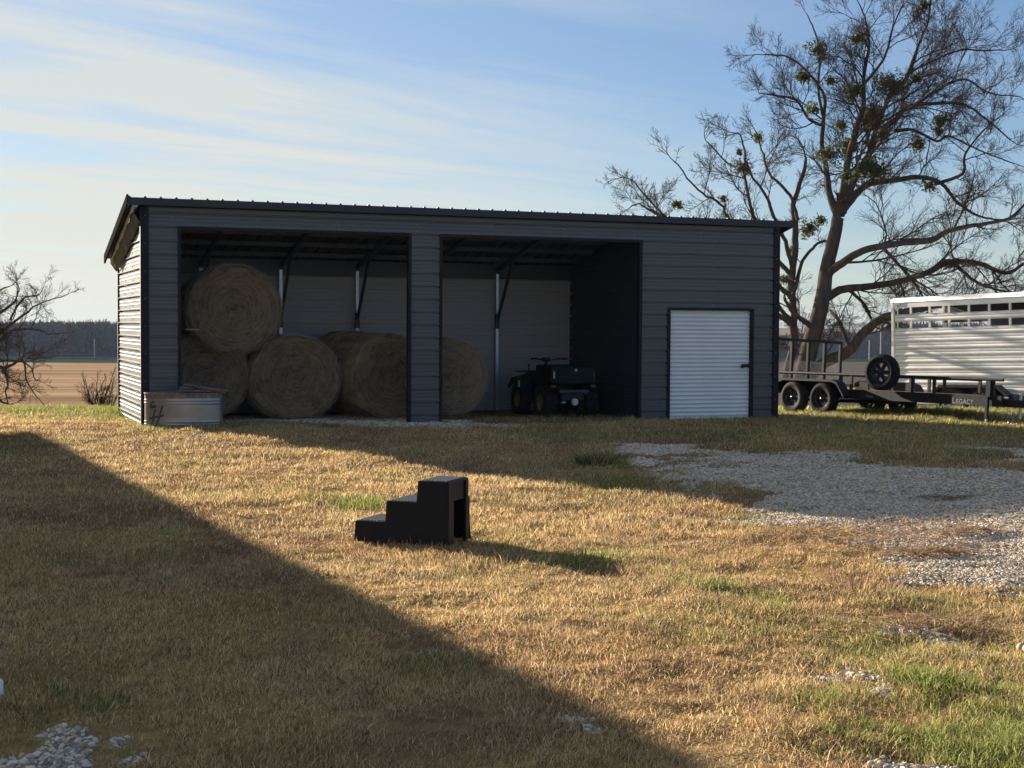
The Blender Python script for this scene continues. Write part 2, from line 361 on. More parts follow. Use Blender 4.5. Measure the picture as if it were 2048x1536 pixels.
for u, v, r_, s_ in [(262,838,.9,1.3),(225,836,1.0,.9),(330,868,.7,.8),(450,866,.6,.7),(640,987,.15,.8),(722,1000,.25,1.2),(1160,1106,.28,1.3),(1100,1104,.2,.8),(1535,1182,.3,1.2),(1470,1156,.4,.9),
    (860,1325,.25,.4),(1190,925,.4,1.3),(1850,1350,.12,1.2),(1640,1380,.2,.6),(1720,1440,.2,.6),(1980,1400,.5,.3),(1900,1200,.5,.5),(120,1380,.4,.35),(820,820,.2,0),(1130,880,.9,.7),(1540,1035,.4,.8),(1300,970,.4,.8),(1230,960,.4,.7),(1000,995,.3,.2),
    (150,825,1.5,.55),(20,828,1.5,.5),(1750,1290,.5,.35),(1950,1500,.4,.5),(1400,1300,.3,.4)]:
    gx, gy = gnd(u, v); GR.append((gx, gy, r_, s_))
def green(x, y):
    g = np.zeros_like(x)
    for gx, gy, r_, s_ in GR: g = g + s_*np.exp(-((x-gx)**2+((y-gy)*.7)**2)/(r_*r_))
    g = g + .42*sstep(28.5, 31, y) + .22*sstep(1.2, 3, x)*sstep(11, 7, y) + .25*sstep(24, 27, y) + .3*sstep(1, 4, x)*sstep(16, 22, y)
    return np.clip(g*(.8+1.9*vnoise(x, y, 3.2, 5)+1.3*vnoise(x, y, 1.3, 1)) + .55*np.clip(vnoise(x, y, .8, 4)+.5*vnoise(x, y, 4, 2)-.05, 0, 1), 0, 1.2)
def gcol(x, y):
    """own colour of the turf at a point"""
    a = np.array([.58, .405, .195]); b = np.array([.38, .245, .14]); c = np.array([.65, .505, .255]); gr = np.array([.20, .22, .065])
    t = np.clip(.5 + 1.6*vnoise(x, y, .6, 1) + 1.4*vnoise(x, y, 2.4, 0), 0, 1)[:, None]
    s_ = np.clip(.35 + 1.3*vnoise(x, y, 1.3, 3) + .7*vnoise(x, y, 5, 4), 0, 1)[:, None]
    o = (a*(1-t)+b*t)*(1-s_*.55) + c*s_*.55
    g = np.clip(green(x, y), 0, 1)[:, None]*.65
    return o*(1-g) + gr*g

def sheet(name, ys, xs, material, colfn=None, zoff=0., detail=True):
    Y, A = np.meshgrid(ys, xs, indexing='ij'); X = A*(np.abs(Y)+8)
    Z = height(X, Y, detail) + zoff
    V = np.stack([X, Y, Z], -1).reshape(-1, 3); n, k = Y.shape
    i = np.arange((n-1))[:, None]*k + np.arange(k-1)[None]; i = i.ravel()
    F = np.stack([i, i+1, i+k+1, i+k], -1)
    c = colfn(V[:, 0], V[:, 1]) if colfn else None
    o = np_mesh(name, V, F, material, c, smooth=True); o['kind'] = 'structure'; return o
def ground_col(x, y):
    c = gcol(x, y)*np.array([.50, .47, .44]); g = gravel(x, y)[:, None]
    return c*(1-g) + g*np.array([.26, .235, .20])
AX = np.concatenate([np.linspace(-1.6, -.31, 40), np.linspace(-.30, .30, 420), np.linspace(.31, 1.6, 40)])
ys = [-14.]
while ys[-1] < 4: ys.append(ys[-1]+.5)
while ys[-1] < 36: ys.append(ys[-1]*1.0045)
while ys[-1] < 130: ys.append(ys[-1]*1.02)
Y1 = ys[-1]
sheet('ground', np.array(ys), AX, m_ground, ground_col)
AL = np.linspace(-1.6, .02, 40); AR = np.linspace(.02, 1.6, 40); AA = np.linspace(-1.6, 1.6, 90)
sheet('stubble_field', np.geomspace(Y1, 442, 40), AL, m_field, detail=False)
sheet('ploughed_field', np.geomspace(Y1, 500, 40), AR, m_plough, detail=False)
sheet('pasture_strip', np.geomspace(442, 503, 6), AL, m_strip, detail=False)
sheet('wheat_strip', np.geomspace(500, 522, 4), AR, mat('bright_wheat', (.09, .17, .04), .9, 0, .2, .05, spec=0.), detail=False)
sheet('road', np.geomspace(503, 512, 3), AL, m_road, detail=False)
sheet('far_pasture', np.geomspace(512, 2600, 60), AL, m_farg, detail=False)
sheet('far_hillside', np.geomspace(522, 2600, 60), AR, m_farg, detail=False)

# ------------------------------------------------------------------ grass blades
SHP = (0.02, 12.12, .02, 3.42)
def in_shed(x, y, mgn=0.):
    s_ = (x-SX)*CYW + (y-SY)*SYW; d_ = -(x-SX)*SYW + (y-SY)*CYW
    return (s_ > -mgn) & (s_ < 12.14+mgn) & (d_ > -mgn) & (d_ < 3.45+mgn), s_, d_
def blades(n, ya, yb, pw, hmin, hmax, wbase, name=None):
    # depth distribution ~ y^pw dy  (area element y * density)
    q = rng.random(n); e = pw+1
    y = (ya**e + q*(yb**e-ya**e))**(1/e) if abs(e) > 1e-6 else ya*(yb/ya)**q
    x = (rng.random(n)*2-1)*(.40*y+1.5)
    # clump
    y = y + rng.normal(0, .02, n)
    g = gravel(x, y); keep = rng.random(n) > np.clip(g*1.05, 0, .985)
    ins, s_, d_ = in_shed(x, y, -.03); keep &= ~(ins & ((d_ > .5) | (s_ > 9.2)))
    x, y, g = x[keep], y[keep], g[keep]; n = len(x)
    gn = green(x, y)
    dens = vnoise(x, y, 1.9, 2) + .8*vnoise(x, y, 5.5, 5)
    k2 = rng.random(n) < np.clip(.95+1.3*dens, .38, 1); x, y, g, gn, dens = x[k2], y[k2], g[k2], gn[k2], dens[k2]; n = len(x)
    z = height(x, y)
    h = (hmin + (hmax-hmin)*rng.random(n)**1.6)*(1+.6*np.clip(dens, -.5, .6))*(1+.55*np.clip(gn, 0, 1))*(1-.4*g)
    a = rng.random(n)*6.283; w = wbase*(.6+.8*rng.random(n))*(.75+y/30)
    lean = h*(.25+.9*rng.random(n)); la = rng.random(n)*6.283 + .0
    lx, ly = np.cos(la)*lean+.15*h, np.sin(la)*lean
    dx, dy = np.cos(a)*w/2, np.sin(a)*w/2
    B = np.stack([x, y, z-.01], -1)
    V = np.empty((n, 5, 3))
    V[:, 0] = B + np.stack([-dx, -dy, 0*x], -1); V[:, 1] = B + np.stack([dx, dy, 0*x], -1)
    mid = B + np.stack([lx*.35, ly*.35, h*.62], -1)
    V[:, 2] = mid + np.stack([-dx*.8, -dy*.8, 0*x], -1); V[:, 3] = mid + np.stack([dx*.8, dy*.8, 0*x], -1)
    V[:, 4] = B + np.stack([lx, ly, h*(.75+.25*rng.random(n))], -1)
    c = gcol(x, y)
    # blade to blade variety
    pick = rng.random(n)[:, None]; br = (.65+.75*rng.random(n))[:, None]
    straw = np.array([.68, .54, .33]); dark = np.array([.17, .105, .07]); grn = np.array([.27, .30, .09])
    c = np.where(pick < .16, straw, np.where(pick < .37, dark, c))
    gp = (rng.random(n) < np.clip(gn*.75, .03, .85))[:, None]
    c = np.where(gp, grn*(.7+.7*rng.random(n))[:, None], c)*br
    C = np.repeat(c[:, None], 5, 1)
    i = (np.arange(n)*5)[:, None]
    F = np.concatenate([i+[0, 1, 3], i+[0, 3, 2], i+[2, 3, 4]], 1).reshape(-1, 3)
    return V.reshape(-1, 3), F, C.reshape(-1, 3)
def join(parts):
    V = []; F = []; C = []; o = 0
    for v, f, c in parts: V.append(v); F.append(f+o); C.append(c); o += len(v)
    return np.concatenate(V), np.concatenate(F), np.concatenate(C)
gp_ = [blades(430000, 4.8, 13, .15, .020, .058, .0042), blades(480000, 12.5, 33, .1, .028, .075, .0052), blades(9000, 5.2, 30, .2, .06, .13, .0032), blades(26000, 26, 40, .3, .04, .10, .009)]
# tall tufts
def tuft(u, v, n, h, rad, colr):
    cx, cy = gnd(u, v); a = rng.random(n)*6.283; rr = rad*np.sqrt(rng.random(n)); x = cx+np.cos(a)*rr; y = cy+np.sin(a)*rr; z = height(x, y)
    hh = h*(.5+.6*rng.random(n)); b = rng.random(n)*6.283; w = .007*(.6+.7*rng.random(n)); dx, dy = np.cos(b)*w/2, np.sin(b)*w/2
    le = hh*(.3+.7*rng.random(n)); B = np.stack([x, y, z-.01], -1); V = np.empty((n, 5, 3)); zz_ = 0*x
    V[:, 0] = B-np.stack([dx, dy, zz_], -1); V[:, 1] = B+np.stack([dx, dy, zz_], -1); md = B+np.stack([np.cos(a)*le*.4, np.sin(a)*le*.4, hh*.65], -1)
    V[:, 2] = md-np.stack([dx, dy, zz_], -1)*.8; V[:, 3] = md+np.stack([dx, dy, zz_], -1)*.8; V[:, 4] = B+np.stack([np.cos(a)*le, np.sin(a)*le, hh*.9], -1)
    k_ = rng.random(n)[:, None] < .3; C = np.repeat((np.where(k_, np.array([.5, .38, .18]), np.array(colr)*np.array([1.1, .95, 1.2]))*(.5+.7*rng.random(n))[:, None])[:, None], 5, 1); i = (np.arange(n)*5)[:, None]
    return V.reshape(-1, 3), np.concatenate([i+[0, 1, 3], i+[0, 3, 2], i+[2, 3, 4]], 1).reshape(-1, 3), C.reshape(-1, 3)
for u, v, n, h, rad, c_ in [(265,838,900,.20,.45,(.24,.34,.05)),(235,832,500,.16,.6,(.24,.34,.05)),(200,832,500,.12,.9,(.26,.30,.06)),(330,862,350,.12,.5,(.26,.32,.07)),(430,866,350,.13,.5,(.26,.32,.07)),(380,866,300,.10,.5,(.34,.30,.12)),
    (640,990,140,.08,.2,(.18,.26,.05)),(722,1002,160,.09,.15,(.24,.36,.05)),(1165,1110,180,.10,.18,(.22,.33,.05)),(1190,930,400,.17,.25,(.05,.09,.025)),(1215,925,250,.13,.3,(.06,.10,.03)),(1850,1360,150,.11,.14,(.20,.32,.05)),(1925,1365,90,.10,.1,(.20,.30,.05)),
    (860,1330,110,.08,.22,(.14,.2,.04)),(1535,1184,160,.07,.16,(.25,.36,.07)),(660,872,120,.12,.16,(.10,.13,.05)),(900,845,160,.12,.4,(.12,.15,.05)),(1130,845,500,.13,.8,(.16,.17,.07)),(1400,840,500,.09,1.6,(.22,.19,.10)),(1250,843,400,.11,.8,(.22,.18,.09)),(1520,842,300,.09,.6,(.2,.18,.09)),
    (1640,840,500,.10,1.2,(.14,.15,.06)),(1800,842,500,.11,1.4,(.14,.16,.06)),(1980,842,400,.12,1.2,(.12,.17,.05)),(1700,826,500,.10,1.4,(.28,.32,.08)),(1850,824,400,.14,1.2,(.24,.30,.07)),(920,1098,160,.09,.25,(.36,.26,.13)),(1010,1112,80,.13,.5,(.42,.30,.15)),(760,1092,160,.07,.35,(.38,.25,.12)),(840,1096,260,.09,.5,(.36,.25,.13)),(720,1084,120,.08,.3,(.36,.25,.13)),
    (1640,1480,110,.07,.2,(.16,.24,.04)),(1720,1455,100,.08,.2,(.18,.28,.05)),(1880,1240,200,.12,.3,(.28,.17,.10)),(1700,1165,160,.12,.35,(.34,.24,.14)),(130,1400,120,.09,.3,(.12,.17,.05))]:
    gp_.append(tuft(u, v, n, h, rad, c_))
V, F, C = join(gp_)
tag(np_mesh('grass', V, F, m_grass, C), 'dry golden winter grass with green tufts covering the yard', 'grass', kind='stuff')
# dead grass mats lying on gravel
def mat_of_straw(u, v, n, ru, rv):
    c0 = gnd(u, v); x = c0[0]+rng.normal(0, ru, n); y = c0[1]+rng.normal(0, rv, n); z = height(x, y)+.03+.05*rng.random(n)*np.exp(-((x-c0[0])/ru)**2-((y-c0[1])/rv)**2)
    a = rng.random(n)*6.283; L_ = .06+.10*rng.random(n); w = .004+.003*rng.random(n)
    dx, dy = np.cos(a)*L_, np.sin(a)*L_; P0 = np.stack([x, y, z], -1); P1 = P0+np.stack([dx, dy, .03*rng.normal(0, 1, n)], -1); P2 = P0+np.stack([-dy/L_*w, dx/L_*w, w+0*x], -1)
    i = (np.arange(n)*3)[:, None]; c = np.array([.27, .19, .12])*(.6+.9*rng.random(n))[:, None]
    return np.stack([P0, P1, P2], 1).reshape(-1, 3), (i+[0, 1, 2]), np.repeat(c[:, None], 3, 1).reshape(-1, 3)
V, F, C = join([mat_of_straw(u, v, n, a, b) for u, v, n, a, b in [(600,845,500,.8,.2),(700,848,350,.6,.2),(470,850,250,.3,.2),(900,845,250,.5,.25),(1690,1070,450,.45,.2),(1860,1108,500,.2,.10),(1930,1070,300,.18,.07),(1890,1002,160,.22,.04),(1780,1055,300,.6,.2),(1840,1240,500,.35,.2),(1750,1090,400,.5,.25)]])
tag(np_mesh('dead_grass_mats', V, F, m_grass, C), 'brown dead grass mats lying across the white gravel', 'dead grass', kind='stuff')

# ------------------------------------------------------------------ gravel stones
def stones(n, region, smin, smax):
    x0, x1, y0, y1 = region; x = x0+(x1-x0)*rng.random(n); y = y0+(y1-y0)*rng.random(n)
    k = (np.abs(x) < .42*y+1.8); x, y = x[k], y[k]
    g = gravel(x, y); k = rng.random(len(x)) < np.clip(g*1.15-.04, .0, 1); x, y = x[k], y[k]
    ins, s_, d_ = in_shed(x, y, -.05); k = ~(ins & (d_ > 1.6)); x, y = x[k], y[k]; n = len(x)
    t = (1+5**.5)/2; I = np.array([(-1,t,0),(1,t,0),(-1,-t,0),(1,-t,0),(0,-1,t),(0,1,t),(0,-1,-t),(0,1,-t),(t,0,-1),(t,0,1),(-t,0,-1),(-t,0,1)])/math.sqrt(1+t*t)
    FI = np.array([(0,11,5),(0,5,1),(0,1,7),(0,7,10),(0,10,11),(1,5,9),(5,11,4),(11,10,2),(10,7,6),(7,1,8),(3,9,4),(3,4,2),(3,2,6),(3,6,8),(3,8,9),(4,9,5),(2,4,11),(6,2,10),(8,6,7),(9,8,1)])
    s = smin+(smax-smin)*rng.random(n)**1.8; V = np.repeat(I[None], n, 0)*(1+.28*rng.normal(0, 1, (n, 12, 1)).clip(-1, 1))
    V = V*np.stack([s*(1+.5*rng.random(n)), s*(.8+.3*rng.random(n)), s*(.5+.35*rng.random(n))], -1)[:, None]
    a = rng.random(n)*6.283; ca, sa = np.cos(a)[:, None], np.sin(a)[:, None]; tl = rng.normal(0, .35, n); ct, st = np.cos(tl)[:, None], np.sin(tl)[:, None]
    X, Y, Z = V[..., 0].copy(), V[..., 1].copy(), V[..., 2].copy(); X, Z = X*ct-Z*st, X*st+Z*ct; X, Y = X*ca-Y*sa, X*sa+Y*ca
    V = np.stack([X, Y, Z], -1)+np.stack([x, y, height(x, y)+s*.12], -1)[:, None]
    base = np.array([.62, .55, .45])*(.40+.75*rng.random(n)**.8)[:, None]; tan = rng.random(n)[:, None] < .22
    base = np.where(tan, base*np.array([1.0, .78, .58]), base); C = np.repeat(base[:, None], 12, 1)
    F = (FI[None]+(np.arange(n)*12)[:, None, None]).reshape(-1, 3); return V.reshape(-1, 3), F, C.reshape(-1, 3)
gs = [stones(120000, (-3.4, 4.5, 5.2, 9.5), .005, .018), stones(170000, (1.6, 8.6, 9.3, 15.5), .007, .018), stones(150000, (1.0, 9.8, 15.3, 22.5), .008, .021), stones(40000, (-6, 2, 20, 27.5), .010, .026)]
V, F, C = join(gs)
tag(np_mesh('gravel', V, F, m_stone, C, smooth=False), 'loose pale limestone gravel scattered through the grass', 'gravel', kind='stuff')

# ------------------------------------------------------------------ shed
SL, SD = 12.14, 3.42
K0 = 1.8507+CZ; PIT = .2286
def s_of(u, d=0.):
    rx, ry, _ = ray(u, 650); q = rx/ry      # x = q*y
    # SX + C s - S d = q (SY + S s + C d)
    return (q*(SY+CYW*d) - SX + SYW*d)/(CYW - q*SYW)
RF = 3.70; RS = (3.70-2.93)/3.42            # underside of the roof at the front, slope
def rooff(d): return RF - RS*d
shed = empty('metal_shed', (SX, SY, 0), YAW, 'long dark grey metal lean-to shed with two open bays and a white roll-up door', 'shed')
def profile(z0, z1):
    """(z, out) rib profile of the siding between z0 and z1"""
    pts = []; k = -2
    pr = [(-.034, 0), (-.033, -.04), (-.003, -.04), (-.002, .022), (.010, .022), (.022, 0), (.078, 0), (.084, .005), (.094, .005), (.100, 0), (.140, 0), (.146, .005), (.156, .005), (.162, 0)]
    z = K0 + .4572
    allp = []
    for k in range(-2, 20):
        b = K0 - k*PIT
        for dz, o in pr: allp.append((b+dz, o))
    allp.sort()
    inside = [(z, o) for z, o in allp if z0 < z < z1]
    def io(z):
        for (a, oa), (b, ob) in zip(allp, allp[1:]):
            if a <= z <= b: return oa+(ob-oa)*(z-a)/(b-a) if b > a else oa
        return 0
    return [(z0, io(z0))] + inside + [(z1, io(z1))]
def wall_panel(mb, p0, p1, z0, z1, nrm, top=None, off=0., mi=0, flip=False):
    """ribbed sheet from p0 to p1 (local xy), outward normal nrm; top(t) gives the slanted top"""
    p0 = Vector(p0); p1 = Vector(p1); n = Vector(nrm); pr = profile(z0, z1); Lw = (p1-p0).length
    for (za, oa), (zb, ob) in zip(pr, pr[1:]):
        if top is None:
            ta0, ta1, tb0, tb1 = 0, 1, 0, 1
        else:
            def tmax(z):
                a, b = top(0), top(1)
                if z <= min(a, b): return 1.
                if z >= a: return 0.
                return (a-z)/(a-b)
            ta0, tb0 = 0, 0; ta1, tb1 = tmax(za), tmax(zb)
            if ta1 <= 0 and tb1 <= 0: continue
        def P(t, z, o):
            q = p0+(p1-p0)*t+n*(o+off); return (q.x, q.y, z)
        vs = [P(ta0, za, oa), P(ta1, za, oa), P(tb1, zb, ob), P(tb0, zb, ob)]
        mb.add(vs, [(0, 1, 2, 3)], mi)
def screws(mb, pts, nrm, mi, r=.009):
    n = Vector(nrm); a = n.orthogonal().normalized(); b = n.cross(a)
    for p in pts:
        p = Vector(p); vs = [p+a*r*math.cos(t)+b*r*math.sin(t)-n*.004 for t in [k*math.pi/3 for k in range(6)]]
        vs += [p+(a*math.cos(t)+b*math.sin(t))*r*.6+n*.007 for t in [k*math.pi/3 for k in range(6)]]
        mb.add(vs, [(k, (k+1) % 6, 6+(k+1) % 6, 6+k) for k in range(6)]+[(6,7,8,9,10,11)], mi)
sA0, sA1 = .11, s_of(356); o1a, o1b = s_of(362), s_of(816); c0, c1 = s_of(822), s_of(879); o2a, o2b = s_of(884), s_of(1277); w0 = s_of(1283); w1 = s_of(1553)
dr0, dr1 = s_of(1340), s_of(1500)
HB = K0-PIT+.012                                   # underside of the header
DT = 1.75 + at((1340+1500)/2, 621, SY+SYW*(dr0+dr1)/2).z - CZ
mb = MB(); ZB = -.12
fn = (0, -1, 0)
wall_panel(mb, (sA0, 0, 0), (SL-.1, 0, 0), HB, 3.70, fn)
wall_panel(mb, (sA0, 0, 0), (sA1, 0, 0), ZB, HB, fn)
wall_panel(mb, (c0, 0, 0), (c1, 0, 0), ZB, HB, fn)
wall_panel(mb, (w0, 0, 0), (dr0-.05, 0, 0), ZB, HB, fn)
wall_panel(mb, (dr0-.05, 0, 0), (dr1+.06, 0, 0), DT+.04, HB, fn)
wall_panel(mb, (dr1+.06, 0, 0), (SL-.1, 0, 0), ZB, HB, fn)
sp_ = []
for i in range(9):
    s_ = .5+1.42*i
    for zz_ in (K0-.06, K0-PIT+.05): sp_.append((s_, -.002, zz_))
for k in range(1, 7):
    sp_.append((s_of(1424), -.002, K0-PIT*k-.05))
screws(mb, sp_, fn, 1)
mb.build('front_wall', [m_side, m_screw], shed)
mb = MB(); ln = (-1, 0, 0)
wall_panel(mb, (0, .06, 0), (0, SD-.02, 0), ZB, 3.70, ln, top=lambda t: rooff(.06+t*(SD-.08)))
screws(mb, [(-.004, d_, K0-PIT*k+.055) for k in range(1, 9) for d_ in (1.25, 2.35) if K0-PIT*k+.1 < rooff(d_)], ln, 1, .011)
mb.build('left_wall', [m_side, m_screwd], shed)
mb = MB(); wall_panel(mb, (SL, 0.06, 0), (SL, SD-.02, 0), ZB, 3.70, (1, 0, 0), top=lambda t: rooff(.06+t*(SD-.08))); mb.build('right_wall', m_side, shed)
mb = MB(); wall_panel(mb, (.03, SD+.001, 0), (SL-.03, SD+.001, 0), ZB, 3.01, (0, -1, 0), off=-.02); wall_panel(mb, (.03, SD+.03, 0), (SL-.03, SD+.03, 0), ZB, 3.01, (0, 1, 0), off=.015); mb.build('back_wall', m_sidein, shed)
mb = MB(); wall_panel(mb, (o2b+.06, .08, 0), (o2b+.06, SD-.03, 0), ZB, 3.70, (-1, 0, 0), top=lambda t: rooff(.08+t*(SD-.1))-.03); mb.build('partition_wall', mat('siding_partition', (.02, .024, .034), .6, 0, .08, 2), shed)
# trims
mb = MB()
for a, b, q in ((-.028, .11, .05), (SL-.1, SL+.028, SL-.04)):
    mb = MB(); mb.box(a, b, -.030, .05, ZB, 3.69); screws(mb, [(q, -.031, .35+.457*k) for k in range(8)], fn, 1); mb.build('corner_trim', [m_trim, m_screw], shed)
for a, b in ((-.03, .05), (SL-.05, SL+.03)):
    mb = MB(); mb.box(a, b, SD-.04, SD+.03, ZB, 2.92); mb.build('corner_trim', m_trim, shed)
mb = MB()
for a, b in ((sA1, o1a), (o1b, c0), (c1, o2a), (o2b, w0)): mb.box(a, b, -.026, .09, ZB, HB-.002)
mb.box(o1a, o1b, -.020, .09, HB-.05, HB-.003); mb.box(o2a, o2b, -.020, .09, HB-.05, HB-.003)
mb.build('bay_trim', m_trim, shed)
# roll-up door
mb = MB(); ZD0 = -.05; n_ = 27
pts = []
zs = np.linspace(ZD0, DT, n_*4+1)
for i in range(len(zs)-1):
    o0 = [0, .0, .016, .016][i % 4]; o1_ = [0, .0, .016, .016][(i+1) % 4]
    o0 = [0., .004, .013, .004][i % 4]*1.3; o1_ = [0., .004, .013, .004][(i+1) % 4]*1.3
    mb.add([(dr0, .03-o0, zs[i]), (dr1, .03-o0, zs[i]), (dr1, .03-o1_, zs[i+1]), (dr0, .03-o1_, zs[i+1])], [(0,1,2,3)])
rd = mb.build('roll_up_door', m_door, shed)
mb = MB(); hz0 = at(1492, 731, SY+SYW*dr1).z
mb.box(dr1-.19, dr1+.03, -.028, -.010, hz0-.03, hz0+.03, bev=.006); mb.tube([(dr1-.17, -.04, hz0), (dr1-.02, -.04, hz0)], .012, 8); mb.box(dr1-.20, dr1-.15, -.045, -.012, hz0-.045, hz0-.0, bev=.004)
mb.build('latch', m_blackm, rd)
mb = MB(); mb.box(dr0-.055, dr0, -.028, .06, ZB, DT+.045); mb.box(dr1, dr1+.075, -.028, .06, ZB, DT+.045); mb.box(dr0-.002, dr1+.002, -.032, .06, DT, DT+.05)
mb.build('door_frame', m_trim, shed)
# roof: ribbed sheet along depth
mb = MB(); prf = []; s_ = -.24; e_ = SL+.22; rp = .2535
pos = s_
while pos < e_-.001:
    q = min(pos+rp, e_)
    prf += [(pos, 0), (pos+.012, .024), (pos+.034, .024), (pos+.050, 0)]; pos += rp
prf.append((e_, 0)); prf = [(min(a, e_), b) for a, b in prf]
T0, T1 = -.16, SD+.11; tt = .095
for (a, oa), (b, ob) in zip(prf, prf[1:]):
    vs = [(a, T0, rooff(T0)+tt+oa), (b, T0, rooff(T0)+tt+ob), (b, T1, rooff(T1)+tt+ob), (a, T1, rooff(T1)+tt+oa)]
    mb.add(vs, [(0,1,2,3)]); mb.add([(p[0], p[1], p[2]-.012) for p in vs], [(3,2,1,0)])
    mb.add([vs[0], vs[1], (b, T0, rooff(T0)+.08), (a, T0, rooff(T0)+.08)], [(3,2,1,0)])
    mb.add([vs[3], vs[2], (b, T1, rooff(T1)+.07), (a, T1, rooff(T1)+.07)], [(0,1,2,3)])
roof = mb.build('roof', m_roof, shed)
mb = MB()
zt = rooff(T0)+.088; mb.box(-.25, SL+.23, T0-.012, T0+.004, zt-.115, zt)           # fascia
mb.build('fascia', m_roof, roof)
for sx_, w_ in ((-.262, .03), (SL+.225, .03)):
    mb = MB(); vs = []
    for d_ in (T0-.01, T1+.01):
        for zz_ in (-.02, .14):
            for x_ in (sx_, sx_+w_): vs.append((x_, d_, rooff(d_)+zz_))
    mb.add(vs, [(0,1,3,2),(4,6,7,5),(0,2,6,4),(1,5,7,3),(0,4,5,1),(2,3,7,6)])
    mb.build('rake_trim', m_rake, roof)
# outrigger tube and crumpled flashing under the left rake
mb = MB(); mb.tube([(-.12, d_, rooff(d_)-.005+.012*math.sin(d_*7)) for d_ in np.linspace(T0+.02, T1-.05, 14)], [.05+.012*math.sin(i*2.3) for i in range(14)], 10)
mb.build('rake_tube', m_galv, roof)
mb = MB(); vs = []; fs = []
N_ = 26
for i, d_ in enumerate(np.linspace(.0, SD+.1, N_)):
    for j, (x_, dz) in enumerate(((-.03, -.26), (-.07, -.20), (-.12, -.10), (-.135, -.05), (-.10, .02))):
        w_ = .6+.4*min(1, (N_-i)/6)
        vs.append((x_-.012*math.sin(i*1.7+j), d_, rooff(d_)+dz*w_+.018*math.sin(i*.9+j*2)))
for i in range(N_-1):
    for j in range(4): fs.append((i*5+j, i*5+j+1, (i+1)*5+j+1, (i+1)*5+j))
mb.add(vs, fs, 0, True); mb.build('rake_flashing', mat('flashing', (.035, .038, .042), .5, 0, .1, 5), roof)
# frame: posts, rafters, braces, purlins
post_s = [s_of(562, SD-.1), s_of(715, SD-.1), s_of(995, SD-.1)]
sp5 = post_s[1]-post_s[0]; post_s = [post_s[0]-sp5] + post_s; extra = [(post_s[2]+post_s[3])/2]
mr = mat('dark_steel', (.03, .034, .042), .5, .2)
for i, s_ in enumerate(post_s+extra):
    mb = MB(); mb.box(s_-.03, s_+.03, SD-.09, SD-.03, -.1, rooff(SD-.06)-.12); mb.build('post', m_galv, shed)
    mb = MB(); mb.bar((s_, .10, rooff(.10)-.045), (s_, SD-.05, rooff(SD-.05)-.045), .06, .07); mb.build('rafter', mr, shed)
    mb = MB(); mb.bar((s_, SD-.08, 1.85), (s_+.0, SD-.95, rooff(SD-.95)-.07), .05, .05)
    mb.bar((s_, SD-.09, 1.70), (s_, SD-.09, 2.0), .075, .075); mb.build('brace', mr, shed)
for d_ in (.12, .75, 1.45, 2.15, 2.85):
    mb = MB(); z_ = rooff(d_)
    mb.add([(.05, d_-.05, z_+.075), (o2b, d_-.05, z_+.075), (.05, d_-.02, z_+.0), (o2b, d_-.02, z_+.0), (.05, d_+.03, z_-.003), (o2b, d_+.03, z_-.003), (.05, d_+.06, z_+.07), (o2b, d_+.06, z_+.07)], [(0,2,3,1),(2,4,5,3),(4,6,7,5)])
    mb.build('purlin', m_purl if d_ > .2 else mr, shed)
mb = MB(); screws(mb, [(.5+.3*i, SD-.35, rooff(SD-.35)+.075) for i in range(29)], (0, -.2, -1), 0, .014)
mb.build('screw_line', m_screw, roof)['kind'] = 'stuff'
mb = MB(); mb.box(.05, SL-.05, SD-.06, SD-.025, 2.72, rooff(SD)+.09); mb.build('eave_girt', mr, shed)

def shed_pt(s, d, z=0): return Vector((SX+CYW*s-SYW*d, SY+SYW*s+CYW*d, z))
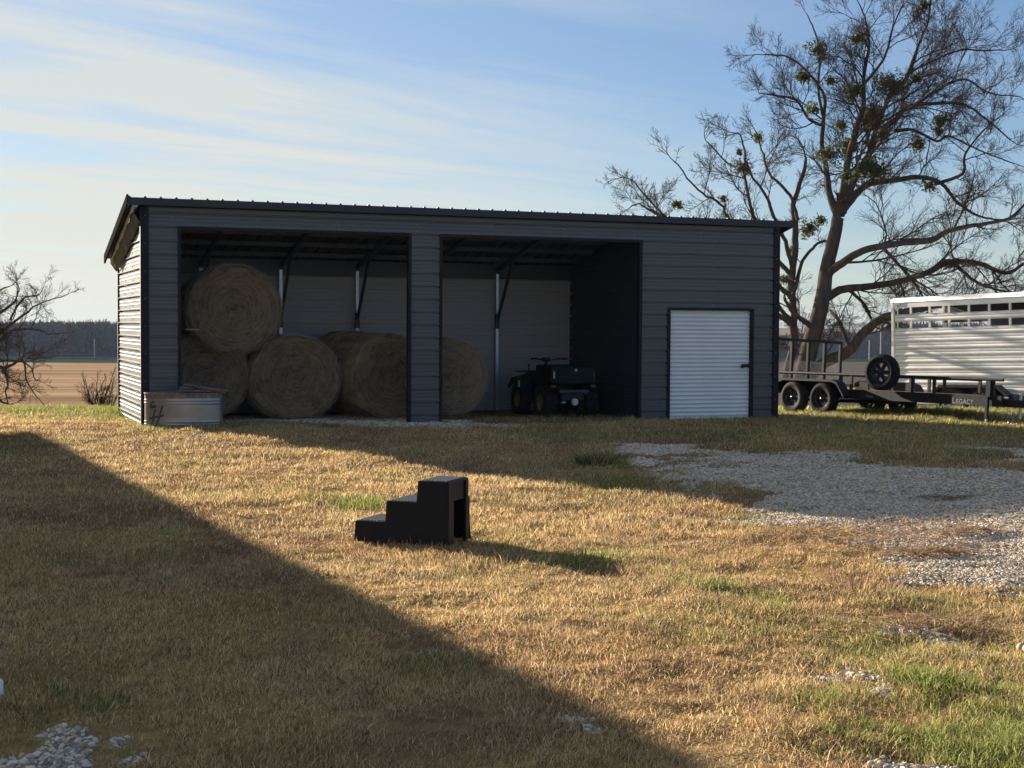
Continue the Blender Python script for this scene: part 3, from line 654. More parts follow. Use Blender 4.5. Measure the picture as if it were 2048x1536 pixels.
# ------------------------------------------------------------------ hay bales
def bale(u, v, rp_, d, label, m, length=1.25, squash=.96, seed=0, turn=0.):
    # centre seen at (u, v) with the end face at depth d in the shed
    s_ = s_of(u, d); base = shed_pt(s_, d); c = at(u, v, base.y); r = rp_/CF*base.y
    rnd = random.Random(seed)
    o = empty('hay_bale', shed_pt(s_, d+length/2, c.z-r*squash), YAW+turn, label, 'hay bale', 'round hay bales stored in the shed')
    mb = MB(); n = 64; prof = [(0.0, .035), (.25, .02), (.5, .012), (.75, .008), (.9, .012), (.965, .035), (.99, .07), (1.0, .13), (1.004, .5), (1.0, .87), (.985, .94), (.94, .985), (.5, .99), (0, 1.0)]
    vs = []; fs = []
    ph = [rnd.random()*6 for _ in range(6)]
    for i, (q, t) in enumerate(prof):
        for j in range(n):
            a = 2*math.pi*j/n
            w = 1+.012*math.sin(3*a+ph[0])+.010*math.sin(5*a+ph[1])+.007*math.sin(11*a+ph[2])+.006*rnd.uniform(-1, 1)
            flat = 1-.035*max(0, -math.sin(a))**4
            vs.append((q*r*w*math.cos(a), -length/2+t*length+.012*rnd.uniform(-1, 1), q*r*w*flat*squash*math.sin(a)))
    for i in range(len(prof)-1):
        for j in range(n): fs.append((i*n+j, (i+1)*n+j, (i+1)*n+(j+1) % n, i*n+(j+1) % n))
    mb.add(vs, fs, 0, True)
    b = mb.build('rolled_hay', m, o, loc=(0, 0, r*squash))
    # loose stalks standing off the surface
    k = 5200; a = rng.random(k)*6.283; onface = rng.random(k) < .55
    q = np.where(onface, np.sqrt(rng.random(k))*.97, 1.0)*r; yy = np.where(onface, -length/2+.01, (rng.random(k)-.5)*length*.96)
    P0 = np.stack([q*np.cos(a), yy, q*np.sin(a)*squash], -1)
    tang = np.stack([-np.sin(a), 0*a, np.cos(a)], -1); rad = np.stack([np.cos(a), 0*a, np.sin(a)], -1); ax = np.stack([0*a, -1+0*a, 0*a], -1)
    Ls = (.05+.10*rng.random(k))[:, None]; dirn = tang*rng.choice([-1, 1], k)[:, None] + rad*rng.normal(0, .25, k)[:, None] + ax*rng.random(k)[:, None]*.18
    outw = np.where(onface[:, None], ax, rad)
    P1 = P0+dirn*Ls+outw*.012*rng.random(k)[:, None]; P2 = P0+rad*.005+outw*.004; P0 = P0+outw*.002
    V = np.stack([P0, P1, P2], 1).reshape(-1, 3); F = np.arange(3*k).reshape(-1, 3)
    w = np_mesh('loose_stalks', V, F, m_straw, parent=o); w.location = (0, 0, r*squash)
    return o
bale(470, 619, 97, 1.05, 'round hay bale resting on top of two lower bales in the left bay', m_hay2, 1.25, .93, 1)
bale(412, 752, 90, 1.30, 'round hay bale on the ground behind the metal tank, under the topmost bale', m_hay, 1.3, .97, 2)
bale(593, 757, 96, 1.15, 'round hay bale on the ground in the middle of the left bay', m_hay, 1.35, .90, 3)
bale(772, 755, 90, .95, 'round hay bale whose right edge is cut off by the middle pillar of the shed', m_hay, 1.35, .98, 4, R(13))
bale(712, 741, 80, 2.05, 'round hay bale standing at the back, half hidden behind the bale at the middle pillar', m_hay, 1.2, .98, 5)
bale(900, 757, 83, .75, 'round hay bale just right of the middle pillar, in the right bay', m_hay2, 1.3, .97, 6)
# little board on the lower bale
p = shed_pt(s_of(385, 1.0), .9); q = at(385, 659, p.y); mb = MB(); mb.box(-.12, .12, -.04, .04, -.01, .012); tag(mb.build('board', m_lumber, loc=(q.x, q.y, q.z), rot=(0, 0, .3)), 'small pale board end lying on the lower left hay bale', 'board')

# ------------------------------------------------------------------ stock tank with boards
ps = gnd(368, 862, 0.02); tyc = ps[1]+.33; tc_ = at(368, 800, tyc); tz = hz(tc_.x, tyc)-.04
htank = at(368, 786, tyc-.2).z - tz
tank = empty('stock_tank', (tc_.x, tyc, tz), .12, 'round galvanized stock tank with rusty rim standing at the left corner of the shed', 'water tank')
HW = 77/CF*tyc; HD = HW*.55
def tank_r(z):
    f_ = z/htank; r_ = 1.
    for c_ in (.14, .22, .72, .80): r_ += .012*math.exp(-((f_-c_)/.018)**2)
    return r_
mb = MB(); prof = [(tank_r(z), z) for z in np.linspace(0, htank*.88, 70)]
mb.lathe(prof, 72, 0, True, sx=HW, sy=HD)
mb.lathe([(1.0, htank*.88), (1.0, .03), (0, .03)], 48, 0, True, sx=HW*.985, sy=HD*.97)
m_tank = mat('tank_zinc', (.30, .33, .37), .34, .7, .2, 2.2, .08, 6, col2=(.38, .34, .31))
mb.build('shell', m_tank, tank)
mb = MB(); mb.lathe([(1.002, htank*.86), (1.004, htank*.90), (1.0, htank*.955), (1.014, htank*.965), (1.022, htank*.985), (1.012, htank), (.99, htank), (.985, htank*.97), (.985, htank*.86)], 72, 0, True, sx=HW, sy=HD)
mb.build('rim', m_rust, tank)
# embossed slanting ridges, and dark strokes laid on the shell
def onshell(a, z, o=0.):
    return Vector((HW*(tank_r(z)+o/HW)*math.cos(a), HD*(tank_r(z)+o/HD)*math.sin(a), z))
mb = MB()
for i in range(26):
    a0 = R(-112+3.0*i); mb.tube([onshell(a0+R(-2.6)*(-1+2*t)*-1, htank*(.34+.30*t), -.001) for t in np.linspace(0, 1, 4)], .0065, 5, caps=False)
mb.build('embossed_ridges', m_tank, tank)
def stroke(mb, a0, z0, a1, z1, w):
    P_ = []; n = 6
    for k in range(n+1):
        t = k/n; a = a0+(a1-a0)*t; z = z0+(z1-z0)*t; P_.append(onshell(R(a), htank*z, .004))
    d = (P_[-1]-P_[0]).normalized()
    vs = []
    for p_ in P_:
        nrm = Vector((p_.x/HW**2, p_.y/HD**2, 0)).normalized(); sd_ = nrm.cross(d).normalized()
        vs += [p_-sd_*w/2, p_+sd_*w/2]
    mb.add(vs, [(2*k, 2*k+1, 2*k+3, 2*k+2) for k in range(n)])
mb = MB()
stroke(mb, -143, .10, -136, .30, .035); stroke(mb, -137, .36, -133, .56, .030); stroke(mb, -131, .10, -124, .40, .036); stroke(mb, -124, .42, -119, .66, .036)
stroke(mb, -148, .30, -117, .40, .035); stroke(mb, -147, .62, -132, .64, .05); stroke(mb, -145, .70, -134, .78, .02); stroke(mb, -143, .66, -137, .80, .014)
mb.build('dark_strokes', mat('dark_mark', (.05, .055, .06), .6), tank)
mb = MB(); mb.tube([onshell(R(-57), htank*.84, -.002), onshell(R(-57), htank*.84, .016)], .016, 10); mb.build('drain_plug', m_galv, tank)
bz = tz+htank
def plank(c, L_, w, t, rot, label, m=m_oldwood):
    mb = MB(); mb.box(-L_/2, L_/2, -w/2, w/2, -t/2, t/2, bev=.003)
    o = mb.build('board', m, loc=c, rot=rot); return tag(o, label, 'board', 'old boards lying on the metal tank')
plank((tc_.x+.32, tyc-.02, bz+.085), .66, .11, .02, (.05, .15, -.25), 'weathered grey board sloping up to the left, topmost on the metal tank')
plank((tc_.x+.42, tyc+.12, bz+.065), .60, .12, .02, (0, .13, -.05), 'weathered board sloping behind the topmost one on the metal tank')
plank((tc_.x+.20, tyc-.10, bz+.026), .55, .09, .03, (0, .0, .1), 'flat weathered board under the sloping ones on the metal tank')
plank((tc_.x+.02, tyc+.05, bz+.055), .20, .10, .08, (0, .05, .5), 'short brown block of wood left of the boards on the metal tank', m_oldwood)
plank((tc_.x+.30, tyc+.0, bz+.005), .80, .10, .018, (0, .0, .04), 'long board lying flat across the rim, lowest on the metal tank')

# ------------------------------------------------------------------ mounting block
bx, by = gnd(897, 1086, -.05); BR = -R(20)
blk = empty('mounting_block', (bx, by, hz(bx, by)+.0), BR, 'black plastic three-step mounting block standing alone on the dry grass', 'mounting block')
LB, WB, HBk = .85, .46, .535; st = LB/3
# local: x from -LB (low step) to 0 (tall end), y 0 (near) to WB (far)
mb = MB(); hs = [HBk*.33, HBk*.665, HBk]
def sidep(y, t_, inward):
    poly = [(-LB-.01, 0), (-LB, hs[0]-.012), (-LB+.012, hs[0]), (-2*st-.004, hs[0]), (-2*st+.002, hs[1]-.012), (-2*st+.014, hs[1]), (-st-.004, hs[1]), (-st+.006, hs[2]-.012), (-st+.018, hs[2]), (-.03, hs[2]), (-.018, hs[2]-.012), (0.012, 0)]
    n = len(poly); o = [(x, y-(.03 if inward > 0 else -.03)*(1-z/HBk)*.6, z) for x, z in poly]; i_ = [(x, q+inward*t_, z) for x, q, z in o]
    mb.add(o, [tuple(range(n)) if inward > 0 else tuple(range(n))[::-1]]); mb.add(i_, [tuple(range(n))[::-1] if inward > 0 else tuple(range(n))]); mb.add(o+i_, [(k, (k+1) % n, n+(k+1) % n, n+k) for k in range(n)])
sidep(0, .012, 1); sidep(WB, .012, -1)
for k in range(3):
    x0_, x1_ = -LB+k*st, -LB+(k+1)*st
    if k == 2: x1_ = -.02
    mb.box(x0_+.003, x1_, .006, WB-.006, hs[k]-.014, hs[k]-.002)
    zlo = 0 if k == 0 else hs[k-1]-.01
    mb.box(x0_+.002+(.012 if k == 2 else .0), x0_+.016, .008, WB-.008, zlo, hs[k]-.006)
# tall end: frame round an opening
mb.box(-.022, -.004, .01, WB-.01, HBk*.68, HBk-.004); mb.box(-.016, .004, .0, .105, 0, HBk*.68+.01); mb.box(-.016, .004, WB-.105, WB, 0, HBk*.68+.01)
mb.box(-.005, .012, WB-.10, WB-.085, .0, HBk*.97)
mb.build('body', m_plast, blk)
for k in range(3):
    mb = MB(); x0_ = -LB+k*st+.02; x1_ = -LB+(k+1)*st-.03
    for j in range(8):
        xx = x0_+.01+j*(x1_-x0_-.02)/7.; mb.box(xx-.008, xx+.008, .035, WB-.035, hs[k]-.003, hs[k]+.006, bev=.003)
    mb.build('tread_grip', m_plastg, blk)

# ------------------------------------------------------------------ wheels
def wheel(parent, x, y, z, r, w, face, rim_m, tyre_m=None, spokes=6, rimr=.55, name='wheel', knob=False):
    """axis along local y; face = -1: outer face towards -y"""
    e = empty(name, (x, y, z)); e.parent = parent
    MX = Matrix.Rotation(R(90), 4, 'X')
    mb = MB(); h = w/2
    prof = [(rimr*r, -h*.72), (rimr*r*1.06, -h*.86), (r*.80, -h), (r*.93, -h*.93), (r*.985, -h*.72), (r, -h*.3), (r, h*.3), (r*.985, h*.72), (r*.93, h*.93), (r*.80, h), (rimr*r*1.06, h*.86), (rimr*r, h*.72)]
    mb.lathe(prof, 36, 0, True, MX)
    nn = 26 if knob else 44; q = .020 if knob else .005
    for j in range(nn):
        a = 2*math.pi*j/nn
        for sgn in ((-1, 1) if knob else (-1, 0, 1)):
            a2 = a+(math.pi/nn if sgn == 1 else 0); m_ = Matrix.Rotation(a2, 4, 'Y') @ Matrix.Translation((0, sgn*h*.52, r)) @ Matrix.Rotation(.5*sgn, 4, 'Z')
            mb.box(-.03*r/.3 if knob else -.017, .03*r/.3 if knob else .017, -h*.4 if knob else -h*.22, h*.4 if knob else h*.22, -.004, q, 0, m_)
    mb.build('tyre', tyre_m or m_tyre, e)
    mb = MB(); f = -face
    R_ = rimr*r
    mb.lathe([(R_*1.05, -h*.80), (R_*.98, -h*.83), (R_*.93, -h*.62), (R_*.88, -h*.2), (R_*.92, h*.6), (R_*1.04, h*.8)], 32, 0, True, MX)
    zo = -h*.45 if face < 0 else h*.45
    # disc with holes: spokes + hub
    for j in range(spokes):
        a = 2*math.pi*j/spokes; m_ = Matrix.Rotation(a, 4, 'Y')
        mb.box(R_*.22, R_*.95, zo-.010, zo+.010, -R_*.20, R_*.20, 0, m_, bev=.004)
    mb.lathe([(0, -zo-.045*f*-1 if False else 0)], 3) if False else None
    hub = [(0, .05), (R_*.15, .05), (R_*.19, .035), (R_*.20, .0), (R_*.42, -.004)]
    mh = Matrix.Translation((0, zo, 0)) @ Matrix.Rotation(R(90 if face < 0 else -90), 4, 'X')
    mb.lathe(hub, 20, 0, True, mh)
    for j in range(6):
        a = 2*math.pi*(j+.5)/6; mb.tube([mh @ Vector((R_*.32*math.cos(a), R_*.32*math.sin(a), 0)), mh @ Vector((R_*.32*math.cos(a), R_*.32*math.sin(a), .018))], .011, 6)
    mb.build('rim', rim_m, e)
    return e
def text(s, size, m, parent, loc, rot, name='lettering', extr=.001, shear=0):
    c = bpy.data.curves.new(name, 'FONT'); c.body = s; c.size = size; c.extrude = extr; c.shear = shear
    t = bpy.data.objects.new(name+'_tmp', c); COL.objects.link(t); bpy.context.view_layer.update()
    me = bpy.data.meshes.new_from_object(t.evaluated_get(bpy.context.evaluated_depsgraph_get())); bpy.data.objects.remove(t)
    me.materials.clear(); me.materials.append(m); o = bpy.data.objects.new(name, me); COL.objects.link(o); o.parent = parent; o.location = loc; o.rotation_euler = rot; return o

# ------------------------------------------------------------------ utility trailer
TA = R(56)
def trailer_frame(x, y, ang, name, label, cat, slope):
    z = hz(x, y); return empty(name, (x, y, z), label=label, cat=cat, rot=(0, -slope, -ang))
tx, ty = 6.22, 31.0; TL = Vector((math.cos(TA), -math.sin(TA)))
gA = hz(tx, ty); gB = hz(tx+TL.x*4.6, ty+TL.y*4.6)
ut = empty('utility_trailer', (tx, ty, gA-.02), label='long black tandem axle utility trailer with raised mesh gate, parked beside the shed', cat='trailer', rot=(-.045, -math.atan2(gB-gA, 4.6)*.9, -TA))
XB, XF, TW = -1.25, 4.75, 2.05; DK, RLH = .56, .86
# local x forward to the hitch, y = away to the far side
mb = MB()
XR = 2.65
mb.box(XB, XF, .225, .295, DK-.20, DK, bev=.004); mb.box(XB, XR, .225+TW, .295+TW, DK-.20, DK, bev=.004)
mb.box(XB, XB+.08, .296, .26+TW-.036, DK-.19, DK-.012); mb.bar((XR, .26+TW, DK-.10), (XF-.02, .55, DK-.10), .07, .17)
for k in range(6): mb.box(XB+.5+k*.6, XB+.56+k*.6, .30, .22+TW, DK-.13, DK-.05)
yc = .47
mb.build('chassis', m_blackm, ut)
mb = MB()
XR = 2.65
for y_, xe in ((.26, XF), (.26+TW, XR)):
    mb.tube([(XB, y_, RLH), (xe, y_, RLH)], .032, 10)
for y_ in (.26, .26+TW):
    for x_ in ((XB+.03, 1.0, 1.45, 2.62, 3.15, XF-.22) if y_ < 1 else (XB+.03, .2, .8, 1.3, 1.7, XR-.04)): mb.box(x_-.03, x_+.03, y_-.022, y_+.022, DK+.001, RLH-.02)
mb.box(XF-.34, XF-.24, .20, .32, DK-.06, RLH-.02)
mb.build('side_rail', m_blackm, ut)
mb = MB(); pl = [(XB+.1, .30), (XF-.1, .30), (XF-.1, .44), (XR-.05, .20+TW), (XB+.1, .20+TW)]; mb.add([(a, b, DK-.045) for a, b in pl]+[(a, b, DK-.008) for a, b in pl], [(0,1,2,3,4)[::-1], (5,6,7,8,9)]+[(k, (k+1) % 5, 5+(k+1) % 5, 5+k) for k in range(5)]); mb.build('deck', m_deck, ut)
# fenders
for y0_, y1_ in ((-.02, .22), (TW+.30, TW+.54)):
    mb = MB(); pr = [(-.98, .42), (-.84, .70), (-.70, .745), (.70, .745), (.84, .70), (1.05, .42)]
    for (a, za), (b, zb) in zip(pr, pr[1:]): mb.add([(a, y0_, za), (b, y0_, zb), (b, y1_, zb), (a, y1_, za), (a, y0_, za-.008), (b, y0_, zb-.008), (b, y1_, zb-.008), (a, y1_, za-.008)], [(0,1,2,3),(7,6,5,4),(0,4,5,1),(3,2,6,7)])
    yb = y1_ if y0_ < 1 else y0_
    mb.add([(a, yb, z_) for a, z_ in pr]+[(a, yb, .40) for a, z_ in pr], [(k, k+1, 7+k, 6+k) for k in range(5)])
    yo = y0_ if y0_ < 1 else y1_
    mb.add([(a, yo, z_) for a, z_ in pr]+[(a, yo, z_-.05) for a, z_ in pr], [(k, k+1, 7+k, 6+k) for k in range(5)])
    mb.build('fender', m_blackm, ut)
for y_, f_ in ((.08, -1), (TW+.44, 1)):
    for x_ in (-.43, .43): wheel(ut, x_, y_, .335, .335, .22, f_, m_rimb, m_tyrew if (x_ < 0 and f_ < 0) else m_tyre)
mb = MB()
for x_ in (-.43, .43): mb.tube([(x_, .1, .30), (x_, TW+.42, .30)], .035, 8)
mb.build('axle', m_blackm, ut)
# gate
gate = empty('gate', (XB-.02, 0, 0)); gate.parent = ut
mb = MB(); g0, g1, gz0, gz1 = .24, .28+TW, DK+.03, DK+1.06
mb.box(-.03, .03, g0, g1, gz1-.06, gz1); mb.box(-.03, .03, g0, g1, gz0, gz0+.05)
for k in range(5):
    y_ = g0+.03+(g1-g0-.06)*k/4; mb.box(-.028, .028, y_-.035, y_+.035, gz0+.051, gz1-.061)
mb.build('gate_frame', m_blackm, gate)
mb = MB(); n = 56; zt_ = gz0+.55
for k in range(n):
    for sg in (1, -1):
        y_ = g0+.03+(g1-g0-.06)*k/n; y2 = y_+sg*.275
        za, zb = gz0+.05, zt_
        if y2 > g1-.03: zb = za+(zt_-za)*(g1-.03-y_)/(y2-y_); y2 = g1-.03
        if y2 < g0+.03: zb = za+(zt_-za)*(g0+.03-y_)/(y2-y_); y2 = g0+.03
        mb.tube([(0, y_, za), (0, y2, zb)], .0024, 3, caps=False)
mb.build('mesh_panel', m_rimb, gate)
# tongue: coupler, jack, chains
mb = MB(); hx = XF+.12; mb.box(hx-.20, hx+.22, yc-.09, yc+.07, DK-.20, DK-.06, bev=.01); mb.box(hx+.16, hx+.40, yc-.045, yc+.045, DK-.17, DK-.08, bev=.015); mb.tube([(hx+.02, yc, DK-.12), (hx+.02, yc, DK-.07)], .022, 8); mb.tube([(hx+.2, yc, DK-.15), (hx+.27, yc, DK-.10)], .018, 8)
mb.build('coupler', m_blackm, ut)
mb = MB(); mb.box(XF-.31, XF-.25, .15, .21, .12, DK-.02, bev=.005); mb.build('jack_leg', m_blackm, ut)
mb = MB(); mb.tube([(XF-.28, .178, -.05), (XF-.28, .178, .125)], .022, 8); mb.tube([(XF-.28, .178, -.06), (XF-.28, .178, -.045)], .06, 10); mb.build('jack_foot', m_galv, ut)
mb = MB(); mb.tube([(hx+.12, yc, .15), (hx+.12, yc, DK+.06)], .028, 10); mb.tube([(hx+.12, yc, DK+.05), (hx+.25, yc-.08, DK+.08)], .010, 6); mb.build('tongue_jack', m_galv, ut)
for q in (-1, 1):
    mb = MB(); pp = [Vector((hx-.1+.13*t*6/6, yc+.08*q, DK-.28-.33*math.sin(math.pi*t))) for t in np.linspace(0, 1, 16)]
    for i in range(15):
        m_ = Matrix.Translation((pp[i]+pp[i+1])/2) @ (pp[i+1]-pp[i]).to_track_quat('Z', 'Y').to_matrix().to_4x4() @ Matrix.Rotation(math.pi/2*(i % 2), 4, 'Z')
        ring = [m_ @ Vector((.012*math.cos(t), 0, .024*math.sin(t))) for t in [k*math.pi/3 for k in range(7)]]
        mb.tube(ring, .0045, 4, caps=False)
    mb.build('safety_chain', m_galv, ut)
text('L', .175, m_letter, ut, (3.62, .2245, DK-.175-.005), (R(90), 0, 0)); text('EGACY', .128, m_letter, ut, (3.715, .2245, DK-.175-.005), (R(90), 0, 0))
text('T', .085, m_letter, ut, (1.44, .2245, DK-.15), (R(90), 0, 0)); text('EXAS', .062, m_letter, ut, (1.49, .2245, DK-.15), (R(90), 0, 0))
# spare wheel on its bracket, outside the rail
sp = wheel(ut, 1.98, .08, .93, .36, .22, -1, m_rimb, None, 6, .56, 'spare_wheel'); sp.rotation_euler = (0, 0, R(8))
mb = MB(); mb.bar((1.98, .30, DK-.1), (1.98, .30, 1.0), .06, .03); mb.bar((1.98, .19, .93), (1.98, .31, .93), .06, .06); mb.build('spare_bracket', m_blackm, ut)
# lumber on the deck near the gate
def on_trailer(x, y, z): return ut.matrix_basis @ Vector((x, y, z))
bpy.context.view_layer.update()
for i, (yy, xx, z_, L_, w_, lb) in enumerate([(.50, -.05, DK+.03, 2.1, .24, 'orange lumber plank lying on the trailer deck, lowest of the two by the mesh gate'), (.47, -.15, DK+.085, 1.9, .20, 'orange lumber plank lying on top of the other plank by the mesh gate')]):
    mb = MB(); mb.box(-L_/2, L_/2, -w_/2, w_/2, -.03, .022, bev=.003); p_ = on_trailer(xx, yy, z_)
    o = mb.build('plank', m_lumber, loc=p_, rot=ut.rotation_euler); tag(o, lb, 'plank', 'planks on the trailer deck')
    z_ += .06

# ------------------------------------------------------------------ livestock trailer
HA = R(52); c0_ = at(1790, 700, 35.0); hx0, hy0 = c0_.x, 35.0
HT = empty('livestock_trailer', (hx0, hy0, 0), label='tall silver aluminium livestock trailer with slatted upper sides behind the black trailer', cat='trailer', rot=(0, -.030, -HA))
zb_ = at(1790, 834, 35.0).z; ztop = at(1790, 605, 35.0).z; HH = ztop-zb_; HT.location.z = zb_
HT.location.z = zb_; LT, WT = 6.2, 2.0
fl = .46                                   # floor height
def hsheet(mb, x0, x1, z0, z1, y, out, n, amp=.022):
    """crimped horizontal slats"""
    k = 16; P_ = []
    for i in range(n*k+1):
        t = (i % k)/k; z_ = z0+(z1-z0)*i/(n*k); o_ = amp*(max(0., math.sin(math.pi*t/.56))**.5 if t < .56 else (-1.0 if t < .62 else (.45 if t < .92 else -1.3))); P_.append((z_, y+out*o_))
    for (za, ya), (zb, yb) in zip(P_, P_[1:]):
        mb.add([(x0, ya, za), (x1, ya, za), (x1, yb, zb), (x0, yb, zb)], [(0, 1, 2, 3)], 0, False)
w1t, w1b = HH-.17, HH-.47; w2t, w2b = HH-.70, HH-.96          # two rows of openings
w1t, w1b = HH-.13, HH-.29; w2t, w2b = HH-.47, HH-.62
for y_, ot, nm in ((0, -1, 'near'), (WT, 1, 'far')):
    mb = MB(); hsheet(mb, .06, LT, fl, w2b, y_, ot, 10, .013); hsheet(mb, .06, LT, w2t, w1b, y_, ot, 1, .013); mb.box(.02, LT, y_-.02, y_+.02, w1t if y_ == 0 else w1b+.05, HH)
    if y_ == 0: mb.box(.0, LT, y_-.03, y_+.03, fl-.12, fl)
    o = mb.build('side_panel', m_alu, HT)
    for z0_, z1_ in (((w1b, w1t), (w2b, w2t)) if y_ == 0 else ((w2b, w2t),)):
        x_ = .06+.46
        while x_ < LT: mb = MB(); mb.box(x_-.028, x_+.028, y_-.02, y_+.015, z0_+.001, z1_-.001); mb.build('window_bar', m_alud, HT); x_ += .53
        mb = MB(); mb.box(.12, .15, y_-.01, y_+.01, z0_+.001, z1_-.001); mb.build('window_bar', m_alud, HT)
for x_, y_ in ((.0, 0), (.0, WT), (LT, 0), (LT, WT)): mb = MB(); mb.box(x_-.03, x_+.045, y_-.035, y_+.035, fl-.1, HH+.02, bev=.008); mb.build('corner_post', m_alud, HT)
mb = MB(); n = 12; vs = []
for x_ in (-.05, LT):
    for k in range(n+1):
        a = math.pi*k/n; yy = WT/2-(WT/2+.03)*math.cos(a); zz_ = HH+.005+.13*math.sin(a)**.45; vs.append((x_, yy, zz_))
mb.add(vs, [(k, k+1, n+2+k, n+1+k) for k in range(n)]+[tuple(range(n+1))[::-1]], 0, True); mb.build('roof', m_alu, HT)
mb = MB(); mb.box(.02, LT, .03, WT-.03, fl-.08, fl-.01); mb.build('floor', m_int, HT)
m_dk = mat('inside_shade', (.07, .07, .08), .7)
mb = MB(); mb.box(.06, LT, WT-.05, WT-.025, w2t, HH); mb.box(.06, LT, .05, WT-.05, HH+.0, HH+.012); mb.build('shade_sheet', m_dk, HT)  # dark sheets added so the upper inside looks shaded through the openings
mb = MB(); mb.box(LT-.03, LT+.01, .04, WT-.04, fl-.05, HH); mb.build('front_wall', m_alud, HT)
mb = MB(); hsheet(mb, 1.55, 1.60, fl, HH-.02, .06, 1, 2)
mb = MB(); mb.box(2.6, 2.64, .05, WT-.05, fl, HH-.35); mb.box(1.0, 1.03, .05, 1.1, fl, HH-.6); mb.build('divider', m_int, HT)
mb = MB()
for z_ in (fl+.1, fl+.9, HH-.9, HH-.4): mb.box(.0, .03, .05, WT-.05, z_, z_+.10)
mb.build('rear_gate', m_alud, HT)
for y_, f_ in ((-.12, -1), (WT+.12, 1)):
    for x_ in (1.75, 2.62): wheel(HT, x_, y_, .36, .37, .22, f_, m_rims, m_tyrew, 5, .62)
    mb = MB(); pr = [(1.2, .55), (1.45, .78), (2.95, .78), (3.25, .55)]
    ya, yb = (-.26, -.03) if y_ < 0 else (WT+.03, WT+.26)
    mb.add([(a, ya, z_) for a, z_ in pr]+[(a, yb, z_) for a, z_ in pr], [(k, k+1, 5+k, 4+k) for k in range(3)])
    mb.add([(a, ya, z_) for a, z_ in pr]+[(a, ya, z_-.06) for a, z_ in pr], [(k, k+1, 5+k, 4+k) for k in range(3)])
    mb.add([(1.2, yb, .45)]+[(a, yb, z_) for a, z_ in pr]+[(3.25, yb, .45)], [(0,1,2,3,4,5)])
    mb.build('fender', m_blackm, HT)
mb = MB(); mb.add([(2.9, -.24, .46), (4.1, -.04, .46), (4.1, -.04, .34), (2.9, -.24, .3), (2.9, -.03, .62), (4.1, -.03, .48)], [(0,1,2,3), (0,4,5,1)]); mb.build('side_step', m_rimb, HT)
for x_ in (1.75, 2.62):
    pass
text('eXiSS', .125, m_letterk, HT, (.12, -.0215, HH-.11), (R(90), 0, 0), shear=.3)

# ------------------------------------------------------------------ all-terrain vehicle
av = shed_pt(s_of(1130, .75), .45); av.z = hz(av.x, av.y)
atv = empty('quad_bike', (s_of(1147, .5)*CYW-SYW*.5+SX, SY+SYW*s_of(1147, .5)+CYW*.5, hz(av.x, av.y)-.01), YAW+R(0), 'dark green quad bike with rear cargo box parked in the right bay of the shed', 'quad bike')
for x_, f_ in ((-.42, 1), (.42, -1)):
    for y_, r_, w_ in ((.36, .315, .26), (1.62, .31, .21)):
        e = wheel(atv, x_, y_, r_, r_, w_, -1, m_yel, m_tyre, 6, .50, knob=True); e.rotation_euler = (0, 0, R(-90 if x_ < 0 else 90))
mb = MB(); mb.box(-.46, .46, -.02, .72, .70, .74, bev=.01); mb.box(-.47, -.43, -.02, .72, .70, 1.0, bev=.01); mb.box(.43, .47, -.02, .72, .70, 1.0, bev=.01); mb.box(-.45, .45, .68, .72, .70, 1.02, bev=.01); mb.build('cargo_box', m_green, atv)
tg = MB(); tg.box(-.455, .455, -.045, -.01, .68, 1.0, bev=.012); tg.box(-.40, -.12, -.055, -.04, .72, .94, bev=.01); tg.box(.12, .40, -.055, -.04, .72, .94, bev=.01); tgo = tg.build('tailgate', m_green, atv)
mb = MB(); mb.tube([(0.04, -.046, .93), (0.04, -.058, .93)], .028, 14); mb.build('emblem', mat('emblem_tan', (.32, .34, .16), .5), tgo)
for x_ in (-.41, .41):
    mb = MB(); mb.box(x_-.055, x_+.055, -.03, .03, .60, .65, bev=.01); mb.build('tail_light', m_red, atv)
    mb = MB(); mb.box(x_-.012, x_+.012, -.06, -.045, .78, .90, bev=.004); mb.build('reflector', mat('reflector', (.55, .45, .45), .2, 0), atv) if x_ < 0 else mb.build('reflector', m_red, atv)
mb = MB()
for x0_, x1_ in ((-.56, -.30), (.30, .56)):
    mb.add([(x0_, -.02, .55), (x1_, -.02, .58), (x1_, .10, .68), (x0_, .10, .66), (x1_, .62, .69), (x0_, .62, .66), (x1_, .78, .50), (x0_, .78, .46)], [(0,1,2,3), (3,2,4,5), (5,4,6,7)])
    mb.add([(x0_, 1.22, .46), (x1_, 1.22, .50), (x1_, 1.34, .74), (x0_, 1.34, .70), (x1_, 1.75, .80), (x0_, 1.75, .74), (x1_, 2.02, .62), (x0_, 2.02, .56)], [(0,1,2,3), (3,2,4,5), (5,4,6,7)])
    mb.add([(x0_, 1.22, .46), (x0_, 1.34, .70), (x0_, 1.75, .74), (x0_, 2.02, .56), (x0_, 1.9, .50), (x0_, 1.62, .66), (x0_, 1.34, .55)], [(0,1,2,3,4,5,6)])
mb.box(-.22, .22, 1.3, 2.0, .55, .84, bev=.05); mb.build('fenders', m_green, atv)
mb = MB(); mb.box(-.24, .24, -.02, 1.9, .34, .52, bev=.03); mb.box(-.20, .20, .7, 1.35, .50, .72, bev=.03); mb.box(-.50, .50, .80, 1.18, .28, .32); mb.tube([(-.35, .36, .32), (.35, .36, .32)], .04, 8); mb.tube([(-.35, 1.62, .31), (.35, 1.62, .31)], .03, 8); mb.build('chassis', m_blackm, atv)
mb = MB(); mb.box(-.16, .16, .72, 1.30, .72, .86, bev=.05); mb.build('seat', m_plast, atv)
